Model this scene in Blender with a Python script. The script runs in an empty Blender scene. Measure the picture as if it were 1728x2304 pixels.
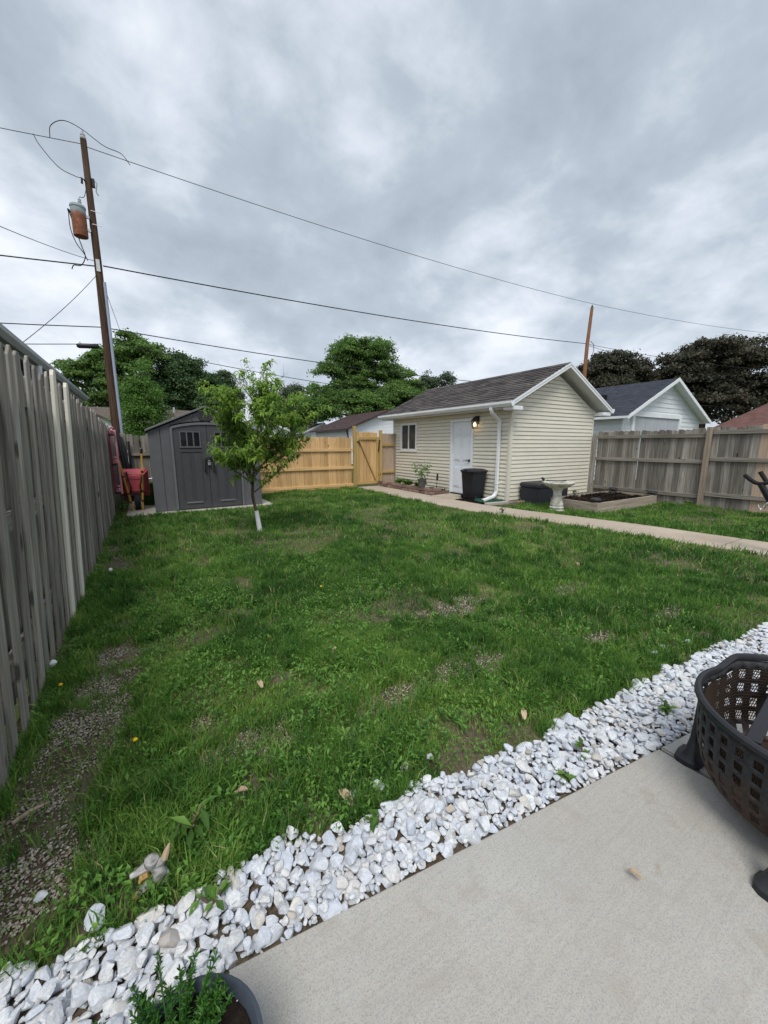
import bpy, bmesh, math, random
import numpy as np
from mathutils import Vector, Matrix

R = math.radians
scene = bpy.context.scene
col = scene.collection
random.seed(7)
rng = np.random.default_rng(11)

# ------------------------------------------------------------------ camera
cam_data = bpy.data.cameras.new('camera')
cam_data.sensor_fit = 'HORIZONTAL'
cam_data.sensor_width = 36.0
cam_data.lens = 36.0 * 865.0 / 1728.0
cam_data.clip_start = 0.05
cam_data.clip_end = 2000.0
cam = bpy.data.objects.new('camera', cam_data)
col.objects.link(cam)
cam.location = (0, 0, 1.45)
cam.rotation_euler = (R(80.0), 0, R(-31.5))
scene.camera = cam

# ------------------------------------------------------------------ world: overcast sky
SUN_EL, SUN_AZ = R(58), R(215)      # azimuth measured clockwise from +Y (the far end of the yard)
world = bpy.data.worlds.new('World')
scene.world = world
world.use_nodes = True
wt = world.node_tree
wt.nodes.clear()
def wn(t, **kw):
    n = wt.nodes.new(t)
    for k, v in kw.items():
        setattr(n, k, v)
    return n
def wl(a, b):
    wt.links.new(a, b)
w_out = wn('ShaderNodeOutputWorld')
w_bg = wn('ShaderNodeBackground'); w_bg.inputs['Strength'].default_value = 0.1
sky = wn('ShaderNodeTexSky'); sky.sky_type = 'NISHITA'; sky.sun_disc = False
sky.sun_elevation = SUN_EL; sky.sun_rotation = SUN_AZ
tc = wn('ShaderNodeTexCoord')
sep = wn('ShaderNodeSeparateXYZ'); wl(tc.outputs['Generated'], sep.inputs[0])
def wmath(op, a, b=None, c=None):
    n = wn('ShaderNodeMath', operation=op)
    for i, v in enumerate((a, b, c)):
        if v is None: continue
        if isinstance(v, (int, float)): n.inputs[i].default_value = v
        else: wl(v, n.inputs[i])
    return n.outputs[0]
zc = wmath('ADD', wmath('MAXIMUM', sep.outputs['Z'], 0.0), 0.40)
px = wmath('DIVIDE', sep.outputs['X'], zc)
py = wmath('DIVIDE', sep.outputs['Y'], zc)
comb = wn('ShaderNodeCombineXYZ'); wl(px, comb.inputs[0]); wl(py, comb.inputs[1]); comb.inputs[2].default_value = 3.7
def wnoise(scale, detail, rough, dist, off=(0, 0, 0)):
    mp = wn('ShaderNodeMapping'); wl(comb.outputs[0], mp.inputs['Vector']); mp.inputs['Location'].default_value = off
    n = wn('ShaderNodeTexNoise'); wl(mp.outputs[0], n.inputs['Vector'])
    n.inputs['Scale'].default_value = scale; n.inputs['Detail'].default_value = detail
    n.inputs['Roughness'].default_value = rough; n.inputs['Distortion'].default_value = dist
    return n.outputs['Fac']
big = wnoise(1.15, 3.0, 0.5, 0.25, (3.3, 17.7, 0))
mid = wnoise(3.0, 6.0, 0.52, 0.25, (4.5, 25.4, 0))
fine = wnoise(8.0, 7.0, 0.6, 0.25, (9.2, 0.7, 0))
dens = wmath('ADD', wmath('ADD', wmath('MULTIPLY', big, 0.52), wmath('MULTIPLY', mid, 0.34)), wmath('MULTIPLY', fine, 0.14))
ramp = wn('ShaderNodeValToRGB'); wl(dens, ramp.inputs[0])
cr = ramp.color_ramp
cr.elements[0].position = 0.40; cr.elements[0].color = (0.98, 1.0, 1.03, 1)
cr.elements[1].position = 0.60; cr.elements[1].color = (0.40, 0.45, 0.52, 1)
e = cr.elements.new(0.46); e.color = (0.74, 0.79, 0.86, 1)
e = cr.elements.new(0.52); e.color = (0.52, 0.575, 0.65, 1)
# the cloud deck brightens towards the horizon all round
hz = wmath('POWER', wmath('SUBTRACT', 1.0, wmath('MAXIMUM', sep.outputs['Z'], 0.0)), 5.0)
mixh = wn('ShaderNodeMixRGB'); wl(wmath('MULTIPLY', hz, 0.62), mixh.inputs[0]); wl(ramp.outputs[0], mixh.inputs[1])
mixh.inputs[2].default_value = (0.80, 0.845, 0.93, 1)
scl = wn('ShaderNodeMixRGB', blend_type='MULTIPLY'); scl.inputs[0].default_value = 1.0
wl(mixh.outputs[0], scl.inputs[1]); scl.inputs[2].default_value = (5.85, 5.97, 6.08, 1)
mixs = wn('ShaderNodeMixRGB'); mixs.inputs[0].default_value = 0.95
wl(sky.outputs[0], mixs.inputs[1]); wl(scl.outputs[0], mixs.inputs[2])
wl(mixs.outputs[0], w_bg.inputs['Color']); wl(w_bg.outputs[0], w_out.inputs[0])

# ------------------------------------------------------------------ sun (veiled by cloud)
sd = bpy.data.lights.new('sun', 'SUN'); sd.energy = 1.5; sd.angle = R(24); sd.color = (1.0, 0.965, 0.91)
sun = bpy.data.objects.new('sun', sd); col.objects.link(sun)
sdir = Vector((math.sin(SUN_AZ) * math.cos(SUN_EL), math.cos(SUN_AZ) * math.cos(SUN_EL), math.sin(SUN_EL)))
sun.rotation_euler = (-sdir).to_track_quat('-Z', 'Y').to_euler()
sun.location = (0, 0, 30)

scene.view_settings.view_transform = 'Standard'
scene.view_settings.look = 'None'
scene.view_settings.gamma = 1.0
scene.view_settings.use_curve_mapping = False
scene.view_settings.exposure = 0.78
scene.render.engine = 'CYCLES'
scene.cycles.max_bounces = 6
scene.cycles.transparent_max_bounces = 12

# ------------------------------------------------------------------ materials
class NT:
    def __init__(s, name):
        m = bpy.data.materials.new(name); m.use_nodes = True
        s.m = m; s.t = m.node_tree; s.b = s.t.nodes['Principled BSDF']
        s.tc = None; s.oi = None
    def n(s, t, **kw):
        x = s.t.nodes.new(t)
        for k, v in kw.items(): setattr(x, k, v)
        return x
    def l(s, a, b): s.t.links.new(a, b)
    def coord(s, scale=(1, 1, 1), world=False, rnd=True):
        if world:
            src = s.n('ShaderNodeNewGeometry').outputs['Position']
        else:
            src = s.n('ShaderNodeTexCoord').outputs['Object']
        mp = s.n('ShaderNodeMapping'); s.l(src, mp.inputs[0]); mp.inputs['Scale'].default_value = scale
        if rnd and not world:
            oi = s.rand()
            mu = s.n('ShaderNodeMath', operation='MULTIPLY'); s.l(oi, mu.inputs[0]); mu.inputs[1].default_value = 91.0
            cb = s.n('ShaderNodeCombineXYZ')
            for i in range(3): s.l(mu.outputs[0], cb.inputs[i])
            ad = s.n('ShaderNodeVectorMath', operation='ADD'); s.l(mp.outputs[0], ad.inputs[0]); s.l(cb.outputs[0], ad.inputs[1])
            return ad.outputs[0]
        return mp.outputs[0]
    def rand(s):
        if s.oi is None: s.oi = s.n('ShaderNodeObjectInfo')
        return s.oi.outputs['Random']
    def noise(s, vec, scale, detail=4, rough=.55, dist=0):
        x = s.n('ShaderNodeTexNoise'); s.l(vec, x.inputs['Vector'])
        x.inputs['Scale'].default_value = scale; x.inputs['Detail'].default_value = detail
        x.inputs['Roughness'].default_value = rough; x.inputs['Distortion'].default_value = dist
        return x.outputs['Fac']
    def ramp(s, fac, stops):
        x = s.n('ShaderNodeValToRGB'); s.l(fac, x.inputs[0]); c = x.color_ramp
        while len(c.elements) < len(stops): c.elements.new(.5)
        for el, (p, cc) in zip(c.elements, stops):
            el.position = p; el.color = (cc + (1,)) if isinstance(cc, tuple) else (cc, cc, cc, 1)
        return x.outputs[0]
    def mix(s, fac, a, b, mode='MIX'):
        x = s.n('ShaderNodeMixRGB', blend_type=mode)
        for i, v in enumerate((fac, a, b)):
            if isinstance(v, (int, float)): x.inputs[i].default_value = v if i == 0 else (v, v, v, 1)
            elif isinstance(v, tuple): x.inputs[i].default_value = v + (1,)
            else: s.l(v, x.inputs[i])
        return x.outputs[0]
    def math(s, op, a, b=0.0):
        x = s.n('ShaderNodeMath', operation=op)
        for i, v in enumerate((a, b)):
            if isinstance(v, (int, float)): x.inputs[i].default_value = v
            else: s.l(v, x.inputs[i])
        return x.outputs[0]
    def val(s, colr, lo, hi, fac=None):
        """multiply colour by lo..hi driven by object random (or fac)"""
        f = s.rand() if fac is None else fac
        mr = s.n('ShaderNodeMapRange'); s.l(f, mr.inputs[0]); mr.inputs[3].default_value = lo; mr.inputs[4].default_value = hi
        return s.mix(1.0, colr, mr.outputs[0], 'MULTIPLY')
    def bump(s, h, strength=.3, dist=.01):
        x = s.n('ShaderNodeBump'); s.l(h, x.inputs['Height']); x.inputs['Strength'].default_value = strength
        x.inputs['Distance'].default_value = dist; s.l(x.outputs[0], s.b.inputs['Normal'])
    def done(s, c, rough=.6, spec=.3, metal=0.0):
        if isinstance(c, tuple): s.b.inputs['Base Color'].default_value = c + (1,)
        else: s.l(c, s.b.inputs['Base Color'])
        if isinstance(rough, (int, float)): s.b.inputs['Roughness'].default_value = rough
        else: s.l(rough, s.b.inputs['Roughness'])
        s.b.inputs['Specular IOR Level'].default_value = spec
        s.b.inputs['Metallic'].default_value = metal
        return s.m

def plain(name, c, rough=.55, spec=.35, metal=0., var=.18, scale=14., bump=.12, rnd=(1., 1.)):
    """painted / moulded surface with faint grime and unevenness"""
    t = NT(name); v = t.coord()
    n1 = t.noise(v, scale * .25, 5, .6); n2 = t.noise(v, scale * 3, 3, .6)
    cc = t.mix(t.ramp(n1, [(.3, 0.), (.7, 1.)]), tuple(x * (1 - var) for x in c), tuple(min(1, x * (1 + var * .5)) for x in c))
    if rnd != (1., 1.): cc = t.val(cc, *rnd)
    if bump: t.bump(n2, bump, .004)
    rr = t.ramp(n1, [(.2, max(.05, rough - .1)), (.8, min(1., rough + .1))])
    return t.done(cc, rr, spec, metal)

def wood(name, cols, axis=2, rnd=(.75, 1.15), knots=True, scale=1.0, rough=.8, bump=.5):
    t = NT(name)
    sc = [34 * scale] * 3; sc[axis] = 1.6 * scale
    v = t.coord(tuple(sc))
    g = t.noise(v, 1.0, 6, .62, .4)
    sc2 = [3.0, 3.0, 3.0]; sc2[axis] = .5
    v2 = t.coord(tuple(sc2)); blot = t.noise(v2, 1.0, 4, .6)
    c = t.ramp(g, [(.28, cols[0]), (.5, cols[1]), (.74, cols[2])])
    c = t.mix(t.ramp(blot, [(.35, 0.), (.75, .55)]), c, cols[0])
    if knots:
        sk = [9., 9., 9.]; sk[axis] = 3.4
        vo = t.n('ShaderNodeTexVoronoi'); t.l(t.coord(tuple(sk)), vo.inputs['Vector']); vo.inputs['Scale'].default_value = .55
        k = t.ramp(vo.outputs['Distance'], [(.07, .85), (.12, 0.)])
        c = t.mix(k, c, tuple(x * .35 for x in cols[0]))
    c = t.val(c, *rnd)
    t.bump(g, bump, .004)
    return t.done(c, rough, .2)

MAT = {}
MAT['old_wood'] = wood('weathered_wood_upright', [(.12, .108, .092), (.275, .255, .225), (.455, .43, .39)], 2, (.6, 1.25))
MAT['old_wood_y'] = wood('weathered_wood_rail_lengthwise', [(.12, .108, .09), (.27, .248, .215), (.40, .375, .33)], 1, (.85, 1.15))
MAT['old_wood_x'] = wood('weathered_wood_rail_across', [(.10, .085, .07), (.25, .22, .185), (.37, .335, .285)], 0, (.85, 1.15))
MAT['tan_wood'] = wood('replaced_tan_picket_wood', [(.36, .26, .19), (.50, .38, .28), (.58, .46, .36)], 2, (.85, 1.12))
MAT['post_wood'] = wood('brownish_post_wood', [(.16, .125, .095), (.32, .26, .20), (.42, .35, .28)], 2, (.9, 1.1))
MAT['pale_wood'] = wood('fresh_pale_picket_wood', [(.60, .56, .46), (.74, .70, .60), (.80, .76, .66)], 2, (.95, 1.06), knots=False, bump=.25)
MAT['cedar'] = wood('new_cedar_upright', [(.46, .27, .115), (.66, .43, .20), (.76, .54, .29)], 2, (.78, 1.12), bump=.25)
MAT['cedar_x'] = wood('new_cedar_rail', [(.52, .32, .14), (.70, .47, .225), (.78, .56, .30)], 0, (.9, 1.1), bump=.25)
MAT['treated'] = wood('greenish_treated_post', [(.36, .245, .085), (.49, .345, .135), (.56, .42, .19)], 2, (.9, 1.1), bump=.25)
MAT['treated_x'] = wood('greenish_treated_rail', [(.36, .245, .085), (.49, .345, .135), (.56, .42, .19)], 0, (.9, 1.1), bump=.25)
MAT['bed_timber'] = wood('grey_bed_timber', [(.20, .165, .125), (.37, .32, .26), (.48, .43, .36)], 0, (.85, 1.1))
MAT['bed_timber_y'] = wood('grey_bed_timber_end', [(.20, .165, .125), (.37, .32, .26), (.48, .43, .36)], 1, (.85, 1.1))
MAT['pole_wood'] = wood('creosoted_pole', [(.035, .022, .014), (.085, .052, .034), (.17, .105, .065)], 2, (1., 1.), knots=False)
MAT['pole_wood2'] = wood('reddish_pole', [(.16, .07, .035), (.30, .14, .07), (.42, .24, .14)], 2, (1., 1.), knots=False)
MAT['bark'] = wood('grey_brown_bark', [(.06, .042, .03), (.14, .105, .075), (.24, .19, .14)], 2, (.8, 1.1), knots=False, rough=.9)

MAT['vinyl'] = plain('cream_vinyl', (.715, .68, .57), .5, .3, var=.07, bump=.05, rnd=(.97, 1.02))
MAT['vinyl_trim'] = plain('cream_trim', (.70, .668, .565), .5, .3, var=.07, bump=.05)
MAT['white_trim'] = plain('white_painted_trim', (.80, .82, .84), .45, .35, var=.08, bump=.05)
MAT['white_lap'] = plain('white_lap_siding', (.72, .75, .77), .55, .3, var=.09, bump=.1, rnd=(.95, 1.02))
MAT['grey_door'] = plain('grey_garage_door', (.42, .45, .48), .6, .25, var=.08, bump=.05)
MAT['soffit'] = plain('pale_soffit', (.66, .67, .66), .6, .25, var=.06, bump=.05)
MAT['door_white'] = plain('white_steel_door', (.76, .80, .86), .4, .4, var=.05, bump=.04)
MAT['resin'] = plain('grey_resin_wall', (.118, .118, .126), .62, .3, var=.1, bump=.3, scale=30)
MAT['resin_dark'] = plain('dark_grey_resin_door', (.068, .068, .075), .58, .3, var=.1, bump=.3, scale=30)
MAT['resin_trim'] = plain('mid_grey_resin_trim', (.15, .15, .16), .55, .3, var=.08, bump=.2, scale=30)
MAT['black_plastic'] = plain('black_plastic', (.017, .017, .021), .45, .4, var=.2, bump=.15)
MAT['black_rubber'] = plain('black_rubber', (.014, .014, .016), .75, .3, var=.2)
MAT['charcoal'] = plain('charcoal_plastic', (.028, .03, .036), .55, .35, var=.15, bump=.15)
MAT['dark_metal'] = plain('dark_metal', (.03, .03, .034), .4, .5, .6, var=.25)
MAT['steel'] = plain('galvanised_steel', (.55, .57, .6), .4, .5, .75, var=.15)
MAT['chrome'] = plain('chrome', (.75, .77, .8), .2, .5, .95, var=.05, bump=0)
MAT['conduit'] = plain('pale_blue_grey_conduit', (.34, .39, .50), .5, .35, var=.1)
MAT['cable'] = plain('black_cable', (.018, .018, .02), .6, .3, bump=0)
MAT['wire'] = plain('grey_aluminium_wire', (.10, .105, .115), .5, .4, bump=0)
MAT['porcelain'] = plain('grey_porcelain', (.40, .42, .45), .3, .5, bump=0)
MAT['red_paint'] = plain('red_tray_paint', (.52, .085, .105), .5, .3, var=.22)
MAT['faded_red'] = plain('sun_faded_red_paint', (.60, .25, .29), .7, .2, var=.25)
MAT['dark_red'] = plain('dark_red_paint', (.22, .025, .045), .6, .3, var=.2)
MAT['yellow_wood'] = wood('varnished_yellow_handle', [(.38, .20, .03), (.58, .34, .055), (.66, .43, .11)], 2, (1., 1.), knots=False, bump=.15)
MAT['glass'] = plain('dark_window_glass', (.012, .014, .017), .12, .25, var=.1, bump=0)
MAT['glass2'] = plain('shaded_garage_glass', (.055, .06, .065), .05, .6, var=.3, scale=6, bump=0)
MAT['gutter_grey'] = plain('grey_gutter', (.36, .38, .38), .5, .3, var=.12)
MAT['house_green'] = plain('grey_green_wall', (.125, .135, .12), .7, .2, var=.15)
MAT['house_white'] = plain('bright_white_wall', (.78, .80, .83), .6, .25, var=.06)
MAT['brown_metal'] = plain('brown_gutter', (.06, .04, .036), .5, .3)
MAT['grey_pot'] = plain('grey_pot_plastic', (.10, .098, .095), .6, .3)
MAT['blue_pot'] = plain('slate_blue_pot', (.065, .08, .105), .5, .35, var=.15)
MAT['green_plastic'] = plain('dark_green_plastic', (.03, .115, .085), .5, .3)
MAT['wrap'] = plain('white_tree_wrap', (.78, .79, .80), .7, .2, var=.12, bump=.3, scale=40)
MAT['tag'] = plain('white_tag', (.7, .7, .7), .6, .2)
MAT['dandelion'] = plain('dandelion_yellow', (.85, .50, .01), .7, .2)
MAT['puff'] = plain('seed_puff_white', (.72, .73, .70), .9, .1)
MAT['dry_leaf'] = plain('dry_leaf_tan', (.46, .35, .24), .8, .2, var=.3, rnd=(.6, 1.2))
MAT['orange_stone'] = plain('orange_figurine', (.55, .35, .13), .8, .2, var=.5, scale=90)
MAT['grey_stone'] = plain('grey_figurine', (.42, .41, .40), .85, .2, var=.75, scale=110, bump=.8)

def ceramic():
    t = NT('lichened_cast_stone'); v = t.coord()
    n = t.noise(v, 9, 6, .65); n2 = t.noise(v, 60, 3)
    c = t.ramp(n, [(.32, (.28, .27, .21)), (.52, (.56, .55, .50)), (.72, (.72, .71, .67))])
    t.bump(n2, .5, .006); return t.done(c, .85, .2)
MAT['cast_stone'] = ceramic()

def tank():
    t = NT('rusted_transformer_tank'); v = t.coord()
    sx = t.n('ShaderNodeSeparateXYZ'); t.l(t.n('ShaderNodeTexCoord').outputs['Object'], sx.inputs[0])
    n = t.noise(v, 5, 6, .7)
    h = t.math('ADD', sx.outputs['Z'], t.math('MULTIPLY', n, .28))
    rust = t.ramp(t.noise(v, 14, 5, .7), [(.3, (.14, .052, .03)), (.6, (.31, .125, .07)), (.8, (.37, .19, .13))])
    c = t.mix(t.ramp(h, [(.60, 0.), (.68, 1.)]), rust, (.30, .36, .38))
    return t.done(c, .75, .25)
MAT['tank'] = tank()

def concrete(name, base, dirt=.25, s=1.):
    t = NT(name); v = t.coord(world=True)
    n1 = t.noise(v, 1.3 * s, 6, .62); n2 = t.noise(v, 260 * s, 3, .7); n3 = t.noise(v, 9 * s, 5, .65, .6)
    vo = t.n('ShaderNodeTexVoronoi'); t.l(v, vo.inputs['Vector']); vo.inputs['Scale'].default_value = 75 * s
    n0 = t.noise(v, .55 * s, 4, .6)
    c = t.ramp(n1, [(.3, tuple(x * (1 - dirt) for x in base)), (.6, base), (.8, tuple(x * 1.08 for x in base))])
    c = t.mix(t.ramp(n0, [(.42, .5), (.62, 0.)]), c, tuple(x * y for x, y in zip(base, (.80, .75, .70))))
    br_ = t.noise(t.coord((3, 70, 3), world=True), 1.0, 4, .6)
    c = t.mix(t.ramp(br_, [(.35, .22), (.55, 0.)]), c, tuple(x * .6 for x in base))
    c = t.mix(t.ramp(n2, [(.36, .7), (.52, 0.)]), c, tuple(x * .5 for x in base))
    c = t.mix(t.ramp(n3, [(.52, 0.), (.72, .5)]), c, tuple(x * y for x, y in zip(base, (.68, .61, .56))))
    c = t.mix(t.ramp(vo.outputs['Distance'], [(.06, .5), (.16, 0.)]), c, tuple(x * .42 for x in base))
    # small brown stains
    n4 = t.noise(v, 5.2 * s, 4, .55, .35)
    c = t.mix(t.ramp(n4, [(.645, 0.), (.73, .5)]), c, tuple(x * y for x, y in zip(base, (.55, .45, .36))))
    t.bump(n2, .35, .002)
    return t.done(c, .85, .25)
MAT['patio'] = concrete('patio_concrete', (.47, .463, .435), .18)
MAT['walk'] = concrete('walk_concrete', (.50, .43, .35), .2)
MAT['pad'] = concrete('pad_concrete', (.52, .50, .45), .2)

def soil(name, a, b, gravel=True):
    t = NT(name); v = t.coord(world=True)
    n = t.noise(v, 3, 6, .65); n2 = t.noise(v, 60, 4, .7)
    c = t.ramp(n, [(.3, a), (.7, b)])
    c = t.mix(t.ramp(n2, [(.35, .6), (.65, 0.)]), c, tuple(x * .45 for x in a))
    t.bump(n2, .8, .01); return t.done(c, .95, .1)
MAT['soil'] = soil('lawn_soil', (.095, .074, .048), (.215, .18, .13))
MAT['mulch'] = soil('dark_mulch', (.018, .013, .01), (.05, .034, .025))
MAT['potting'] = soil('potting_soil', (.012, .009, .007), (.035, .027, .02))
MAT['far_ground'] = soil('rough_ground', (.06, .075, .03), (.10, .12, .05))

def stone_mat(name, gravel=False):
    t = NT(name)
    if gravel:
        at = t.n('ShaderNodeAttribute', attribute_name='tint'); f = at.outputs['Fac']
    else:
        f = t.rand()
    v = t.coord(world=True)
    n = t.noise(v, 38, 5, .6, 1.2); n2 = t.noise(v, 160, 3, .6)
    if gravel == 'pea':
        c = t.ramp(f, [(0., (.17, .14, .105)), (.4, (.30, .26, .20)), (.7, (.40, .355, .29)), (1., (.53, .49, .43))])
    else:
        c = t.ramp(f, [(0., (.66, .68, .72)), (.25, (.52, .56, .63)), (.5, (.72, .73, .735)), (.72, (.60, .62, .65)), (.93, (.66, .645, .61)), (.975, (.55, .49, .41)), (1., (.34, .29, .24))])
        c = t.mix(t.ramp(n, [(.44, 0.), (.54, .6), (.64, 0.)]), c, (.38, .42, .49))
    c = t.mix(t.ramp(n2, [(.3, .35), (.5, 0.)]), c, (.40, .37, .33))
    t.bump(n2, .3, .004)
    return t.done(c, .75, .3)
MAT['stone'] = stone_mat('white_marble_stone')
MAT['stone_many'] = stone_mat('white_marble_stone_mass', True)
MAT['pea'] = stone_mat('pea_gravel_stone', 'pea')

def foliage(name, cols, trans=.35, rough=.55, world_scale=2.0, spec=.3):
    """cols dark..light; per leaf attribute tint picks the colour"""
    t = NT(name)
    f = t.n('ShaderNodeAttribute', attribute_name='tint').outputs['Fac']
    v = t.coord(world=True)
    n = t.noise(v, world_scale, 4, .6)
    f2 = t.math('ADD', t.math('MULTIPLY', f, .65), t.math('MULTIPLY', t.ramp(n, [(.3, 0.), (.7, 1.)]), .35))
    c = t.ramp(f2, [(i / (len(cols) - 1), cc) for i, cc in enumerate(cols)])
    m = t.done(c, rough, spec)
    if trans:
        tr = t.n('ShaderNodeBsdfTranslucent'); t.l(c, tr.inputs['Color'])
        mx = t.n('ShaderNodeMixShader'); mx.inputs[0].default_value = trans
        out = t.t.nodes['Material Output']
        t.l(t.b.outputs[0], mx.inputs[1]); t.l(tr.outputs[0], mx.inputs[2]); t.l(mx.outputs[0], out.inputs['Surface'])
    return m
MAT['grass'] = foliage('lawn_grass', [(.026, .08, .018), (.066, .175, .03), (.135, .28, .045), (.245, .405, .08), (.46, .42, .20)], .4, .6, 1.3)
MAT['weed'] = foliage('broad_weed_leaf', [(.035, .115, .024), (.085, .22, .035), (.165, .34, .06), (.27, .44, .10)], .4, .5, 2.4)
MAT['leaf_a'] = foliage('leaf_mid_green', [(.06, .115, .032), (.115, .21, .05), (.175, .305, .075), (.25, .40, .11)], .5, .5, .5)
MAT['leaf_b'] = foliage('leaf_dark_green', [(.035, .07, .028), (.06, .115, .042), (.09, .165, .06), (.13, .22, .08)], .4, .5, .5)
MAT['leaf_c'] = foliage('leaf_bright_green', [(.035, .085, .016), (.07, .16, .026), (.12, .25, .04), (.19, .34, .06)], .35, .5, .8)
MAT['leaf_grey'] = foliage('leaf_grey_green', [(.045, .07, .04), (.08, .12, .065), (.12, .17, .095), (.17, .22, .13)], .3, .5, .5)
MAT['leaf_maple'] = foliage('leaf_purple_maple', [(.032, .042, .024), (.056, .062, .038), (.085, .08, .052), (.135, .098, .068)], .35, .5, .5)
MAT['leaf_peach'] = foliage('leaf_peach', [(.07, .15, .022), (.15, .285, .04), (.26, .42, .065), (.40, .54, .12)], .55, .45, 4.)
MAT['leaf_pot'] = foliage('leaf_feathery', [(.012, .055, .012), (.03, .11, .018), (.06, .17, .025), (.10, .22, .04)], .3, .5, 9.)

def shingle(name, cols, rnd=(.7, 1.2)):
    t = NT(name); v = t.coord()
    n = t.noise(v, 3.2, 5, .7); n2 = t.noise(v, 150, 2, .7)
    c = t.ramp(n, [(.3, cols[0]), (.55, cols[1]), (.75, cols[2])])
    c = t.mix(t.ramp(n2, [(.35, .5), (.6, 0.)]), c, tuple(x * .5 for x in cols[0]))
    c = t.val(c, *rnd); t.bump(n2, .4, .003); return t.done(c, .9, .2)
MAT['shingle'] = shingle('grey_brown_shingle', [(.07, .063, .061), (.115, .103, .098), (.17, .152, .145)], (.6, 1.3))
MAT['shingle_blue'] = shingle('slate_shingle', [(.038, .044, .058), (.056, .064, .084), (.085, .095, .12)])
MAT['shingle_brown'] = shingle('brown_shingle', [(.075, .05, .05), (.115, .08, .078), (.15, .11, .105)])
MAT['shingle_tan'] = shingle('tan_shingle', [(.12, .095, .082), (.17, .14, .12), (.22, .185, .16)])
MAT['shingle_red'] = shingle('red_shingle', [(.09, .045, .04), (.145, .075, .066), (.19, .105, .092)])
MAT['brick'] = shingle('edging_block', [(.20, .125, .10), (.31, .215, .18), (.40, .31, .27)], (.65, 1.2))

def firepit_metal():
    t = NT('sooty_rusting_steel'); v = t.coord(rnd=False)
    sx = t.n('ShaderNodeSeparateXYZ'); t.l(t.n('ShaderNodeTexCoord').outputs['Object'], sx.inputs[0])
    n = t.noise(v, 7, 6, .65); n2 = t.noise(v, 60, 4, .7)
    rust = t.ramp(n2, [(.3, (.03, .016, .01)), (.6, (.075, .036, .02)), (.8, (.13, .065, .035))])
    blk = t.ramp(n2, [(.3, (.016, .016, .018)), (.7, (.045, .046, .05))])
    h = t.math('SUBTRACT', t.math('ADD', t.math('MULTIPLY', n, .35), .0), t.math('MULTIPLY', sx.outputs['Z'], .62))
    c = t.mix(t.ramp(h, [(-.02, 0.), (.1, .9)]), blk, rust)
    t.bump(n2, .35, .003)
    return t.done(c, .62, .4, .25)
MAT['pit'] = firepit_metal()
MAT['pit_rim'] = plain('black_rim_steel', (.03, .031, .036), .5, .45, .3, var=.25, scale=40)
MAT['pit_in'] = plain('rusty_mesh', (.034, .022, .015), .8, .3, .2, var=.5, scale=40)

def emit(name, c, s):
    t = NT(name); t.b.inputs['Emission Color'].default_value = c + (1,); t.b.inputs['Emission Strength'].default_value = s
    return t.done(c, .5)
MAT['bulb'] = emit('lit_bulb', (1., .75, .38), 3.0)
def clear_glass():
    t = NT('lantern_glass'); t.b.inputs['Transmission Weight'].default_value = 1.0; t.b.inputs['IOR'].default_value = 1.1
    return t.done((.95, .93, .88), .08, .4)
MAT['clear'] = clear_glass()

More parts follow.
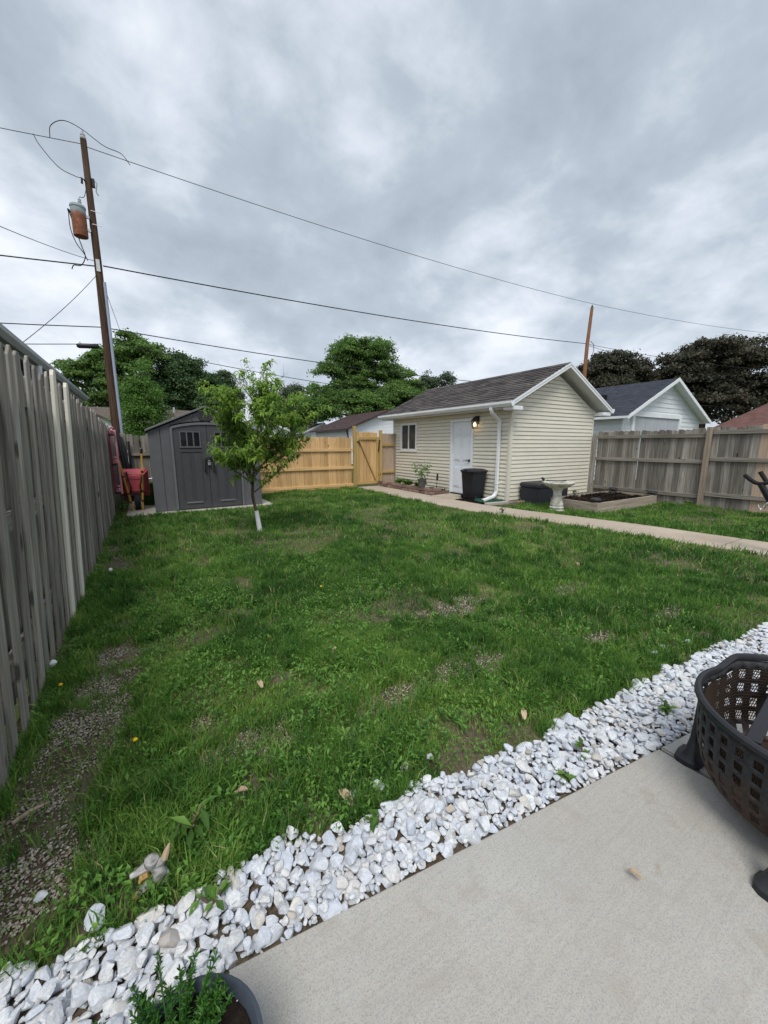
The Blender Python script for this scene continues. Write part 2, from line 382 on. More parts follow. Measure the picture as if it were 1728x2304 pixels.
# ------------------------------------------------------------------ mesh building
OFF = {}
class MB:
    def __init__(s): s.v = []; s.f = []
    def add(s, vs, fs):
        k = len(s.v); s.v += [tuple(map(float, p)) for p in vs]; s.f += [tuple(i + k for i in f) for f in fs]; return s
    def box(s, x0, x1, y0, y1, z0, z1):
        return s.hexa([(x0, y0, z0), (x1, y0, z0), (x1, y1, z0), (x0, y1, z0), (x0, y0, z1), (x1, y0, z1), (x1, y1, z1), (x0, y1, z1)])
    def hexa(s, p):
        return s.add(p, [(0, 3, 2, 1), (4, 5, 6, 7), (0, 1, 5, 4), (1, 2, 6, 5), (2, 3, 7, 6), (3, 0, 4, 7)])
    def prism(s, poly, ext):
        """polygon of 3D points swept by vector ext"""
        n = len(poly); e = Vector(ext)
        a = [Vector(p) for p in poly]; b = [p + e for p in a]
        nrm = Vector((0, 0, 0))
        for i in range(n): nrm += a[i].cross(a[(i + 1) % n])
        if nrm.dot(e) > 0: a, b = a[::-1], b[::-1]
        fs = [tuple(range(n)), tuple(range(2 * n - 1, n - 1, -1))]
        fs += [(i, i + n, (i + 1) % n + n, (i + 1) % n)[::1] for i in range(n)]
        return s.add(a + b, fs)
    def bar(s, p, q, w, h, up=(0, 0, 1)):
        p, q = Vector(p), Vector(q); d = (q - p).normalized(); u = Vector(up)
        sd = d.cross(u)
        if sd.length < 1e-4: sd = d.cross(Vector((1, 0, 0)))
        sd.normalize(); u = sd.cross(d).normalized()
        a = sd * w / 2; b = u * h / 2
        return s.hexa([p - a - b, p + a - b, q + a - b, q - a - b, p - a + b, p + a + b, q + a + b, q - a + b])
    def tube(s, pts, rad, n=8, cap=True):
        pts = [Vector(p) for p in pts]
        if not hasattr(rad, '__len__'): rad = [rad] * len(pts)
        vs = []; fs = []; ref = None
        for i, p in enumerate(pts):
            d = (pts[min(i + 1, len(pts) - 1)] - pts[max(i - 1, 0)]).normalized()
            if ref is None:
                ref = d.orthogonal().normalized()
            ref = (ref - d * ref.dot(d)).normalized(); b = d.cross(ref)
            for k in range(n):
                a = 2 * math.pi * k / n
                vs.append(p + (ref * math.cos(a) + b * math.sin(a)) * rad[i])
        for i in range(len(pts) - 1):
            for k in range(n):
                k2 = (k + 1) % n
                fs.append((i * n + k, i * n + k2, (i + 1) * n + k2, (i + 1) * n + k))
        if cap:
            fs.append(tuple(range(n - 1, -1, -1))); fs.append(tuple((len(pts) - 1) * n + k for k in range(n)))
        return s.add(vs, fs)
    def cable(s, pts, r, n=6, k=6):
        p = [Vector(q) for q in pts]; p = [p[0] * 2 - p[1]] + p + [p[-1] * 2 - p[-2]]; out = []
        for i in range(1, len(p) - 2):
            for t in np.linspace(0, 1, k, endpoint=False):
                a, b, c, d = p[i - 1:i + 3]
                out.append(.5 * ((2 * b) + (c - a) * t + (2 * a - 5 * b + 4 * c - d) * t * t + (3 * b - a - 3 * c + d) * t ** 3))
        out.append(p[-2]); return s.tube(out, r, n)
    def lathe(s, c, prof, n=24, squash=None, closed=False):
        """prof list of (r,z); r 0 gives a pole"""
        vs = []; fs = []; rows = []
        for r, z in prof:
            if r < 1e-6: rows.append([len(vs)]); vs.append((c[0], c[1], c[2] + z))
            else:
                row = []
                for k in range(n):
                    a = 2 * math.pi * k / n
                    rr = r if squash is None else r * squash(a, z)
                    row.append(len(vs)); vs.append((c[0] + rr * math.cos(a), c[1] + rr * math.sin(a), c[2] + z))
                rows.append(row)
        for A, B in zip(rows, rows[1:]):
            for k in range(n):
                k2 = (k + 1) % n
                if len(A) == 1 and len(B) == 1: continue
                if len(A) == 1: fs.append((A[0], B[k2], B[k])[::-1])
                elif len(B) == 1: fs.append((A[k], A[k2], B[0]))
                else: fs.append((A[k], A[k2], B[k2], B[k]))
        return s.add(vs, fs)
    def mesh(s, name, mat, off=(0, 0, 0), smooth=False, bevel=0., seg=1):
        me = bpy.data.meshes.new(name)
        o = Vector(off)
        me.from_pydata([tuple(Vector(p) - o) for p in s.v], [], s.f)
        if bevel or smooth == 'fix':
            bm = bmesh.new(); bm.from_mesh(me)
            if bevel:
                es = [e for e in bm.edges if len(e.link_faces) == 2 and e.calc_face_angle(0) > .4]
                bmesh.ops.bevel(bm, geom=es, offset=bevel, segments=seg, affect='EDGES', clamp_overlap=True)
            bm.to_mesh(me); bm.free()
        if mat is not None: me.materials.append(MAT[mat])
        if smooth:
            me.polygons.foreach_set('use_smooth', [True] * len(me.polygons))
            try: me.set_sharp_from_angle(angle=R(38))
            except Exception: pass
        me.update()
        return me
    def build(s, name, mat, parent=None, at=None, smooth=False, bevel=0., seg=1):
        off = OFF.get(parent.name, Vector((0, 0, 0))) if parent else Vector(at if at is not None else (0, 0, 0))
        o = link(name, s.mesh(name, mat, off, smooth, bevel, seg), parent)
        if not parent: o.location = off
        OFF[o.name] = Vector(off)
        return o
def link(name, me, parent=None, loc=None, rot=None, scale=None):
    o = bpy.data.objects.new(name, me); col.objects.link(o)
    if parent: o.parent = parent
    if loc is not None: o.location = loc
    if rot is not None: o.rotation_euler = rot
    if scale is not None: o.scale = scale
    return o
def tag(o, label=None, cat=None, group=None, kind=None):
    if label: o['label'] = label
    if cat: o['category'] = cat
    if group: o['group'] = group
    if kind: o['kind'] = kind
    return o
def thing(name, at, label, cat, group=None, kind=None):
    o = bpy.data.objects.new(name, None); o.empty_display_size = .2; col.objects.link(o)
    o.location = at; OFF[o.name] = Vector(at)
    return tag(o, label, cat, group, kind)
def put(name, me, parent, world_loc, rot=None, scale=None):
    """shared mesh placed as child at a world position (parent has no rotation)"""
    o = link(name, me, parent, Vector(world_loc) - OFF[parent.name], rot, scale)
    OFF[o.name] = Vector(world_loc)
    return o

def np_mesh(name, verts, loops, sizes, mat, tint=None, smooth=False):
    me = bpy.data.meshes.new(name)
    nv = len(verts); nf = len(sizes)
    me.vertices.add(nv); me.vertices.foreach_set('co', np.ascontiguousarray(verts, np.float32).ravel())
    me.loops.add(len(loops)); me.loops.foreach_set('vertex_index', np.ascontiguousarray(loops, np.int32))
    me.polygons.add(nf)
    st = np.zeros(nf, np.int32); st[1:] = np.cumsum(sizes)[:-1]
    me.polygons.foreach_set('loop_start', st)
    me.polygons.foreach_set('loop_total', np.ascontiguousarray(sizes, np.int32))
    if smooth: me.polygons.foreach_set('use_smooth', np.ones(nf, bool))
    if tint is not None:
        a = me.attributes.new('tint', 'FLOAT', 'POINT'); a.data.foreach_set('value', np.ascontiguousarray(tint, np.float32))
    me.update(calc_edges=True); me.validate()
    me.materials.append(MAT[mat])
    return me

# value noise for scattering
_tab = np.random.default_rng(5).random((256, 256))
def vnoise(x, y, s, seed=0):
    x = np.asarray(x) * s + seed * 17.3 + 1000; y = np.asarray(y) * s + seed * 9.1 + 1000
    xi = np.floor(x).astype(int); yi = np.floor(y).astype(int); fx = x - xi; fy = y - yi
    fx = fx * fx * (3 - 2 * fx); fy = fy * fy * (3 - 2 * fy)
    g = lambda a, b: _tab[a % 256, b % 256]
    return (g(xi, yi) * (1 - fx) + g(xi + 1, yi) * fx) * (1 - fy) + (g(xi, yi + 1) * (1 - fx) + g(xi + 1, yi + 1) * fx) * fy
def fbm(x, y, s, seed=0, o=3):
    r = 0; a = .5; t = 0
    for k in range(o):
        r = r + a * vnoise(x, y, s * 2 ** k, seed + k); t += a; a *= .5
    return r / t

# ================================================================== SETTING
CAMP = Vector((0, 0, 1.45))
_f = Vector((math.sin(R(31.5)) * math.cos(R(10)), math.cos(R(31.5)) * math.cos(R(10)), -math.sin(R(10))))
_r = Vector((math.cos(R(31.5)), -math.sin(R(31.5)), 0)); _u = _r.cross(_f)
def in_view(p):
    """rough size measure used only to choose which stones become single objects"""
    q = Vector(p) - CAMP; w = q.dot(_f)
    if w < .1: return None
    return q.dot(_r) / w, q.dot(_u) / w, w

# polylines (y as a function of x or x as a function of y)
def pl(pts): xs = np.array([p[0] for p in pts]); ys = np.array([p[1] for p in pts]); return lambda t: np.interp(t, xs, ys)
stone_outer = pl([(-.75, 1.25), (-.47, 1.24), (-.2, 1.21), (.05, 1.2), (.33, 1.21), (.55, 1.13), (.87, 1.15), (1.14, 1.10), (1.59, 1.04), (1.97, 1.04), (2.32, 1.0), (2.8, 1.0), (3.23, .95), (3.86, .88), (4.26, .86), (5.4, .76)])
patio_edge = lambda x: .942 - .127 * (np.asarray(x) - .07)
walk_near = pl([(-3, 7.5), (1.53, 6.9), (3.18, 6.6), (4.83, 6.38), (6.1, 5.98), (7.5, 5.93), (9.5, 5.95), (11.7, 6.0)])
walk_far = pl([(-3, 8.5), (1.76, 7.82), (3.69, 7.55), (5.4, 7.1), (6.5, 6.88), (7.5, 6.85), (8.6, 6.85), (11.7, 6.98)])
def ground_h(x, y): return -.035 + .035 * fbm(x, y, 1.3, 3, 3)

tag(MB().add([(-300, -300, -.14), (300, -300, -.14), (300, 300, -.14), (-300, 300, -.14)], [(0, 1, 2, 3)]).build('ground', 'far_ground'), kind='structure')

# lawn surface
nx, ny = 130, 130
gx = np.linspace(-.72, 11.3, nx); gy = np.linspace(-2.5, 12.0, ny)
GX, GY = np.meshgrid(gx, gy, indexing='ij'); GZ = ground_h(GX, GY) - .004
verts = np.stack([GX.ravel(), GY.ravel(), GZ.ravel()], 1)
ii, jj = np.meshgrid(np.arange(nx - 1), np.arange(ny - 1), indexing='ij'); a = (ii * ny + jj).ravel()
loops = np.stack([a, a + ny, a + ny + 1, a + 1], 1)
lawn = link('lawn', np_mesh('lawn', verts, loops.ravel(), np.full(len(a), 4), 'soil', smooth=True)); tag(lawn, kind='structure')

# patio of poured slabs with a joint
patio = thing('patio', (1.9, .2, 0), None, None, kind='structure')
def slab(x0, x1, y_bottom):
    ya, yb = float(patio_edge(x0)), float(patio_edge(x1))
    m = MB().prism([(x0, y_bottom, -.12), (x1, y_bottom, -.12), (x1, yb, -.12), (x0, ya, -.12)], (0, 0, .125))
    return m.build('slab', 'patio', patio, bevel=.008, seg=2)
slab(.06, 1.982, -2.5); slab(1.998, 4.2, -2.5)

# walkway slabs
walk = thing('walkway', (6.6, 6, 0), None, None, kind='structure')
ys = [-2.6, -1.1, .5, 2.05, 3.35, 4.7, 6.0, 7.3, 8.6, 9.9, 11.68]
for y0, y1 in zip(ys, ys[1:]):
    k = 6; yy = np.linspace(y0 + .006, y1 - .006, k)
    poly = [(float(walk_near(t)), t, -.11) for t in yy] + [(float(walk_far(t)), t, -.11) for t in yy[::-1]]
    MB().prism(poly, (0, 0, .118)).build('slab', 'walk', walk, bevel=.006)
MB().prism([(6.872, 7.66, -.11), (7.69, 7.66, -.11), (7.69, 8.72, -.11), (6.872, 8.6, -.11)], (0, 0, .122)).build('slab', 'walk', walk, bevel=.006)

# shed pad
tag(MB().box(-.46, 2.56, 9.30, 11.66, -.12, .012).build('shed_pad', 'pad', bevel=.01), kind='structure')

# mulch strips by the garage
mulch = MB()
for (x0, x1, y0, y1) in ((6.93, 7.70, 8.74, 11.62), (6.9, 7.70, 6.72, 7.655)):
    k = 14
    for i in range(k):
        for j in range(k):
            pass
    xs_ = np.linspace(x0, x1, k); ys_ = np.linspace(y0, y1, k * 2)
    vs = [(x, y, (.07 if y0 > 8 else .0) + .05 * float(fbm(x, y, 9, 21)) - .02) for x in xs_ for y in ys_]
    n2 = len(ys_)
    mulch.add(vs, [(i * n2 + j, (i + 1) * n2 + j, (i + 1) * n2 + j + 1, i * n2 + j + 1) for i in range(k - 1) for j in range(n2 - 1)])
tag(mulch.build('mulch_ground', 'mulch'), kind='structure')

# ------------------------------------------------------------------ bare patches in the lawn
PATCH = [(-.30, 3.01, .14, .22), (-.33, 2.73, .19, .24), (-.37, 2.42, .22, .24), (-.40, 2.2, .23, .22), (-.45, 2.02, .23, .2), (-.48, 1.84, .23, .2),
         (-.50, 1.68, .22, .2), (-.46, 1.5, .2, .16), (-.33, 3.6, .13, .09), (-.43, 5.62, .12, .42), (-.48, 6.4, .08, .3),
         (2.39, 2.44, .46, .20), (1.73, 1.72, .40, .17), (1.05, 1.70, .30, .13), (.36, 1.75, .34, .13), (.1, 2.06, .11, .07), (2.77, 1.47, .2, .08),
         (3.6, 2.2, .22, .12), (3.9, 1.39, .2, .09)]
SOIL = [(-.42, 1.34, .34, .16), (.21, 1.5, .12, .18), (1.62, 1.16, .40, .10), (1.2, 1.2, .25, .09), (2.0, 1.15, .3, .08), (.12, 2.28, .16, .14), (1.35, 1.75, .3, .1), (2.0, 1.75, .25, .08), (.5, 2.6, .2, .1), (.63, 2.25, .08, .06), (3.17, 1.3, .12, .05),
        (.77, 1.59, .08, .05), (2.2, 1.62, .12, .05), (9.0, 3.0, .9, .55), (8.6, 4.2, .5, .2), (7.5, 6.3, .5, .25), (10.7, 3.3, .5, .5), (5.11, 1.38, .1, .06)]
def patch_amount(x, y, L):
    x = np.asarray(x, float); y = np.asarray(y, float); m = np.full(x.shape, -9.)
    wob = fbm(x, y, 9, 31, 3) - .5
    for (px_, py_, rx, ry) in L:
        d = np.sqrt(((x - px_) / rx) ** 2 + ((y - py_) / ry) ** 2)
        m = np.maximum(m, 1 - d + wob * 1.6)
    return np.clip(m * 1.5 + .35, 0, 1)
TRAIL = [(-.30, 3.05, .12, .2), (-.33, 2.73, .16, .2), (-.36, 2.45, .19, .2), (-.40, 2.2, .2, .2), (-.45, 2.0, .2, .2), (-.48, 1.8, .2, .2), (-.50, 1.6, .19, .2), (-.48, 1.45, .2, .14)]
def trail_amount(x, y):
    x = np.asarray(x, float); y = np.asarray(y, float); m = np.full(x.shape, -9.); wob = fbm(x, y, 8, 37, 3) - .5
    for (px_, py_, rx, ry) in TRAIL: m = np.maximum(m, 1 - np.sqrt(((x - px_) / rx) ** 2 + ((y - py_) / ry) ** 2) + wob * .9)
    return np.clip(m * 2.5 + .45, 0, 1)
def lawn_mask(x, y):
    """1 where grass may grow"""
    x = np.asarray(x); y = np.asarray(y)
    main = (x > -.66) & (x < walk_near(y) + .02 + .05 * (vnoise(x, y, 5, 8) - .5)) & (y > stone_outer(x) + .09 * (fbm(x, y, 6, 2) - .45)) & (y < 11.72)
    main &= ~((x > -.48) & (x < 2.58) & (y > 9.28))
    rightl = (x > walk_far(y) - .02 + .05 * (vnoise(x, y, 5, 8) - .5)) & (x < 11.14) & (y < 6.5) & (y > -2)
    rightl &= ~((x > 8.1) & (x < 10.83) & (y > 4.5) & (y < 5.73)) & ~((x > 7.98) & (y > 5.85))
    rightl &= ~((x < 7.8) & (y > 6.3)) & ~((x > 10.83) & (y > 4.5))
    return main | rightl

# ------------------------------------------------------------------ white stones
def ico(sub):
    bm = bmesh.new(); bmesh.ops.create_icosphere(bm, subdivisions=sub, radius=1.0)
    v = np.array([q.co[:] for q in bm.verts]); f = np.array([[w.index for w in q.verts] for q in bm.faces]); bm.free(); return v, f
def cut_stone(v, seed, n=11):
    g = np.random.default_rng(seed); p = v.copy()
    for k in range(n):
        d = g.normal(size=3); d /= np.linalg.norm(d); h = g.uniform(.42, .80)
        s = p @ d; over = s > h
        p[over] -= np.outer((s[over] - h) * .98, d)
    p *= np.array([1.0, g.uniform(.62, .85), g.uniform(.45, .68)])
    p += .008 * g.normal(size=p.shape); p /= np.abs(p).max()
    return p
v3, f3 = ico(3); v2, f2 = ico(2)
NSH = 16
shapes3 = []
for k in range(NSH):
    p = cut_stone(v3, 100 + k)
    shapes3.append(np_mesh('stone', p, f3.ravel(), np.full(len(f3), 3), 'stone', smooth=True))
    shapes3[-1].set_sharp_from_angle(angle=R(24))
shapes2 = [cut_stone(v2, 100 + k) for k in range(NSH)]

bedv = []; xs_ = np.linspace(-.75, 5.4, 60)
lo = [(-.75 <= x < .06) and -.2 or float(patio_edge(x)) - .02 if x >= .06 else -.2 for x in xs_]
bed = MB()
vs = []
for x, l_ in zip(xs_, lo):
    hi = float(stone_outer(x)) + .03
    for t in np.linspace(0, 1, 6): vs.append((x, l_ + (hi - l_) * t, -.028 + .006 * random.random()))
bed.add(vs, [(i * 6 + j, (i + 1) * 6 + j, (i + 1) * 6 + j + 1, i * 6 + j + 1) for i in range(59) for j in range(5)])
stone_bed = tag(bed.build('stone_bed', 'soil'), kind='structure')

def bed_ok(x, y, r, slack=0.):
    if x < -.66 or x > 5.3: return False
    if y > float(stone_outer(x)) + slack + .05 * (float(vnoise(x, y, 9, 4)) - .6): return False
    if x < .06: return y > -.1 and x < .06 - r * .7
    return y > float(patio_edge(x)) + r * .62 or (x < .06 - r)
stones = []   # x,y,z,r
cell = {}
def try_stone(x, y, r, pack, z):
    c = .06; i, j = int(x / c + 100), int(y / c + 100)
    for a_ in range(i - 2, i + 3):
        for b_ in range(j - 2, j + 3):
            for (X, Y, Rr) in cell.get((a_, b_), ()):
                if (X - x) ** 2 + (Y - y) ** 2 < (pack * (Rr + r)) ** 2: return False
    cell.setdefault((i, j), []).append((x, y, r)); stones.append((x, y, z, r)); return True
def throw(n, r0, r1, pack, z0, z1):
    for _ in range(n):
        x = random.uniform(-.66, 5.3); y = random.uniform(max(.2, .2), 1.3) if x < .3 else random.uniform(.28, 1.27)
        r = random.uniform(r0, r1) if random.random() < .55 else r0 * random.uniform(.8, 1)
        if bed_ok(x, y, r): try_stone(x, y, r, pack, random.uniform(z0, z1))
throw(11000, .030, .050, .60, -.010, .002)
throw(22000, .019, .027, .56, -.012, .006)
throw(36000, .012, .018, .54, -.012, .004)
cell = {}
throw(8000, .021, .040, .74, .012, .024)
throw(9000, .011, .017, .70, .010, .020)         # a loose second layer lying on top
for (x, y, r) in ((-.09, 1.3, .035), (-.26, 1.275, .038), (.6, 1.24, .03), (.87, 1.24, .035), (1.0, 1.23, .032), (3.3, 1.08, .035), (2.9, 1.12, .03), (.72, 1.22, .026), (-.42, 1.44, .022), (3.05, 1.13, .025)):
    stones.append((x, y, .012, r))
def show_size(s):
    q = in_view((s[0], s[1], s[2]))
    if q is None: return 0
    X, Y, w = q
    if abs(X) > 1.01 or Y < -1.36: return 0
    if (s[0] - 2.05) ** 2 + (s[1] - .2) ** 2 < .4: return s[3] / w * .2      # behind the fire pit
    return s[3] / w * (1.0 if s[2] > .01 else .8)
order = sorted(range(len(stones)), key=lambda i: -show_size(stones[i]))
single = set(order[:300])
MV = []; MF = []; MT = []; base = 0
for i, (x, y, z, r) in enumerate(stones):
    k = random.randrange(NSH); e3 = (random.uniform(-.45, .45), random.uniform(-.45, .45), random.uniform(0, 6.28))
    if i in single:
        link('stone', shapes3[k], stone_bed, (x, y, z), e3, (r, r, r))
    else:
        m = np.array((Matrix.Rotation(e3[2], 3, 'Z') @ Matrix.Rotation(e3[1], 3, 'Y') @ Matrix.Rotation(e3[0], 3, 'X')))
        MV.append(shapes2[k] @ m.T * r + np.array((x, y, z))); MF.append(f2 + base); base += len(v2); MT.append(np.full(len(v2), random.random()))
MV = np.concatenate(MV); MF = np.concatenate(MF)
me = np_mesh('small_stones', MV, MF.ravel(), np.full(len(MF), 3), 'stone_many', np.concatenate(MT), True); me.set_sharp_from_angle(angle=R(24))
tag(link('small_stones', me, stone_bed), kind='stuff')

# pea gravel lying in the bare patches
N = 60000
x = rng.uniform(-.66, 4.3, N); y = rng.uniform(1.2, 7.0, N)
pa = patch_amount(x, y, PATCH); keep = (rng.random(N) < pa ** 1.5 * np.where(fbm(x, y, 9, 77) > .42, 1, .25)) & lawn_mask(x, y)
# denser along the fence trail
x2 = rng.uniform(-.66, -.1, 30000); y2 = rng.uniform(1.3, 3.2, 30000); pa2 = trail_amount(x2, y2)
k2 = (rng.random(30000) < pa2 * np.where(fbm(x2, y2, 7, 78) > .50, .42, .04)) & lawn_mask(x2, y2)
x3 = rng.uniform(0, 4.2, 60000); y3 = rng.uniform(1.2, 2.7, 60000); pa3 = patch_amount(x3, y3, PATCH)
k3 = (rng.random(60000) < pa3 ** 1.5 * .6) & lawn_mask(x3, y3)
x = np.concatenate([x[keep], x2[k2], x3[k3]]); y = np.concatenate([y[keep], y2[k2], y3[k3]])
n = len(x); oc = np.array([(1, 0, 0), (-1, 0, 0), (0, 1, 0), (0, -1, 0), (0, 0, 1), (0, 0, -1)], float)
of = np.array([(0, 2, 4), (2, 1, 4), (1, 3, 4), (3, 0, 4), (2, 0, 5), (1, 2, 5), (3, 1, 5), (0, 3, 5)])
rad = rng.uniform(.0032, .0085, n)[:, None, None] * rng.uniform(.6, 1.2, (n, 6, 1)); th = rng.uniform(0, 6.28, n)
P = oc[None] * rad; c_, s_ = np.cos(th)[:, None], np.sin(th)[:, None]
P = np.stack([P[..., 0] * c_ - P[..., 1] * s_, P[..., 0] * s_ + P[..., 1] * c_, P[..., 2] * .7], -1)
P += np.stack([x, y, ground_h(x, y) + .003], -1)[:, None, :]
F = of[None] + (np.arange(n) * 6)[:, None, None]
g_ = link('pea_gravel', np_mesh('pea_gravel', P.reshape(-1, 3), F.reshape(-1), np.full(n * 8, 3), 'pea', np.repeat(rng.random(n), 6)))
tag(g_, 'grey pea gravel showing in bare patches of the lawn', 'gravel', kind='stuff')

# ------------------------------------------------------------------ grass
def blades(x, y, hgt, wid, tint):
    n = len(x); th = rng.uniform(0, 6.283, n); ld = rng.uniform(0, 6.283, n)
    lean = hgt * rng.uniform(.15, .95, n)
    dx, dy = np.cos(th) * wid, np.sin(th) * wid
    lx, ly = np.cos(ld) * lean, np.sin(ld) * lean
    z = ground_h(x, y) - .003
    b = np.stack([x, y, z], 1); d = np.stack([dx, dy, np.zeros(n)], 1)
    m = b + np.stack([lx * .35, ly * .35, hgt * .6], 1); t = b + np.stack([lx, ly, hgt * (1 - .28 * lean / hgt)], 1)
    V = np.stack([b - d * .5, b + d * .5, m + d * .4, m - d * .4, t], 1).reshape(-1, 3)
    k = (np.arange(n) * 5)[:, None]
    L = np.concatenate([k + 0, k + 1, k + 2, k + 3, k + 3, k + 2, k + 4], 1).ravel()
    S = np.tile([4, 3], n)
    return V, L, S, np.repeat(tint, 5)
def zone(n, x0, x1, y0, y1, dmin, dmax):
    x = rng.uniform(x0, x1, n); y = rng.uniform(y0, y1, n)
    d = np.hypot(x, y); k = (d >= dmin) & (d < dmax) & lawn_mask(x, y)
    x, y = x[k], y[k]
    bare = np.maximum(patch_amount(x, y, PATCH) * .93, patch_amount(x, y, SOIL) * .85)
    bare = np.maximum(bare, trail_amount(x, y) * np.where(fbm(x, y, 6, 91) > .56, .72, .95))
    thin = np.clip((fbm(x, y, 2.2, 40) - .30) * 5, .22, 1)
    near_weedy = np.clip(1.25 - .12 * np.hypot(x + .3, y), .0, 1)
    thin = 1 - (1 - thin) * near_weedy
    k = rng.random(len(x)) > (1 - (1 - bare) * thin)
    return x[k], y[k]
Vs, Ls, Ss, Ts = [], [], [], []
nv = 0
def ok_blades(x, y, soft=1.0):
    bare = np.maximum(patch_amount(x, y, PATCH) * .95, patch_amount(x, y, SOIL) * .85)
    bare = np.maximum(bare * soft, trail_amount(x, y) * np.where(fbm(x, y, 6, 91) > .56, .8, .96))
    return lawn_mask(x, y) & (rng.random(len(x)) > bare)
for (n, x0, x1, y0, y1, dm, dM, h0, w0, ncl, per_, sig) in (
        (210000, -.68, 3.2, 1.0, 3.0, 0, 3.0, .046, .0042, 2300, 70, .026),
        (140000, -.68, 6.2, 0.6, 5.6, 3.0, 5.6, .05, .0062, 4200, 42, .034),
        (150000, -.68, 8.4, -1, 11.8, 5.6, 20, .054, .0105, 6000, 20, .05),
        (50000, 7.0, 11.2, -1, 6.5, 5.6, 20, .05, .011, 1500, 16, .05)):
    x, y = zone(n, x0, x1, y0, y1, dm, dM)
    tuft = fbm(x, y, 3.1, 50, 3); fine = fbm(x, y, 11, 55, 2); lite = fbm(x, y, .55, 71, 3)
    h = h0 * (.45 + 1.2 * np.clip((tuft - .25) * 1.7, 0, 1.2)) * (.5 + .9 * fine) * rng.uniform(.6, 1.2, len(x))
    tint = np.clip(.53 - .9 * (tuft - .5) + .5 * (fine - .5) + .9 * (lite - .5) + rng.normal(0, .13, len(x)), 0, .9)
    # separate tufts: taller, each with its own shade
    cx = rng.uniform(x0, x1, ncl); cy = rng.uniform(y0, y1, ncl); dcl = np.hypot(cx, cy)
    kc = (dcl >= dm) & (dcl < dM) & (fbm(cx, cy, 1.7, 83, 3) > .40); cx, cy = cx[kc], cy[kc]
    m_ = len(cx); ch = rng.uniform(.9, 2.1, m_) * h0 * 1.25; ct = np.clip(.17 + .9 * (fbm(cx, cy, .55, 71, 3) - .5) + rng.normal(0, .26, m_), 0, .85); cs_ = sig * rng.uniform(.6, 1.7, m_)
    bx_ = np.repeat(cx, per_) + rng.normal(0, 1, m_ * per_) * np.repeat(cs_, per_); by_ = np.repeat(cy, per_) + rng.normal(0, 1, m_ * per_) * np.repeat(cs_, per_)
    bh = np.repeat(ch, per_) * rng.uniform(.5, 1.15, m_ * per_); btn = np.clip(np.repeat(ct, per_) + rng.normal(0, .1, m_ * per_), 0, .9)
    kb = ok_blades(bx_, by_, .8)
    x = np.concatenate([x, bx_[kb]]); y = np.concatenate([y, by_[kb]]); h = np.concatenate([h, bh[kb]]); tint = np.concatenate([tint, btn[kb]])
    dry = rng.random(len(x)) < .03; tint[dry] = 1.25
    V, L, S, T = blades(x, y, h, w0 * rng.uniform(.7, 1.3, len(x)), tint)
    Vs.append(V); Ls.append(L + nv); Ss.append(S); Ts.append(T); nv += len(V)
grass = link('grass', np_mesh('grass', np.concatenate(Vs), np.concatenate(Ls), np.concatenate(Ss), 'grass', np.concatenate(Ts)))
tag(grass, 'short uneven green lawn grass across the back yard', 'grass', kind='stuff')

# broad-leaved weeds (clover, dandelion rosettes) through the nearer lawn
def leaf_quads(c, d, nrm, L, W, fold=.25):
    """kite shaped leaves: base c, direction d, normal nrm"""
    s = np.cross(d, nrm); s /= np.linalg.norm(s, axis=1)[:, None] + 1e-9
    L = L[:, None]; W = W[:, None]
    a = c; b = c + d * L * .5 + s * W * .5 + nrm * W * fold; t = c + d * L - nrm * L * .12; e = c + d * L * .5 - s * W * .5 + nrm * W * fold
    V = np.stack([a, b, t, e], 1).reshape(-1, 3); k = (np.arange(len(c)) * 4)[:, None]
    Lp = np.concatenate([k, k + 1, k + 2, k, k + 2, k + 3], 1).ravel()
    return V, Lp, np.full(len(c) * 2, 3)
N = 19000
x = rng.uniform(-.64, 6, N); y = rng.uniform(1.1, 6.5, N)
wd = fbm(x, y, 1.9, 60, 3) + .16 * np.clip(1.6 - np.hypot(x - .2, y - 1.5) * .45, -1, 1)
k = lawn_mask(x, y) & (rng.random(N) < np.clip((wd - .47) * 5, 0.02, 1) * np.clip(1.5 - .16 * np.hypot(x, y), .1, 1)) & (patch_amount(x, y, PATCH) < .5) & (trail_amount(x, y) < .4) & (rng.random(N) < np.clip(1.15 - .24 * x, .12, 1))
x, y = x[k], y[k]
xa = rng.uniform(7.0, 11, 900); ya = rng.uniform(.5, 5.6, 900); ka = lawn_mask(xa, ya) & (fbm(xa, ya, 1.4, 61) > .5)
x = np.concatenate([x, xa[ka]]); y = np.concatenate([y, ya[ka]])
per = 9; n = len(x)
th = rng.uniform(0, 6.283, (n, per)); up = rng.uniform(.25, 1.3, (n, per)); sz = rng.uniform(.010, .033, (n, 1)) * rng.uniform(.7, 1.2, (n, per))
d = np.stack([np.cos(th), np.sin(th), up], -1).reshape(-1, 3); d /= np.linalg.norm(d, axis=1)[:, None]
c = np.stack([np.repeat(x, per) + rng.normal(0, .018, n * per), np.repeat(y, per) + rng.normal(0, .018, n * per), np.repeat(ground_h(x, y), per) + rng.uniform(.004, .065, n * per)], 1)
nr = np.stack([-d[:, 0] * d[:, 2], -d[:, 1] * d[:, 2], 1 - d[:, 2] ** 2], 1); nr /= np.linalg.norm(nr, axis=1)[:, None]
V, L, S = leaf_quads(c, d, nr, sz.ravel(), sz.ravel() * .5)
tint = np.clip(np.repeat(rng.uniform(.1, .9, n), per) + rng.normal(0, .12, n * per), 0, 1)
weeds = link('weeds', np_mesh('weeds', V, L, S, 'weed', np.repeat(tint, 4)))
tag(weeds, 'low broad-leaved weeds and clover mixed through the lawn', 'weeds', kind='stuff')

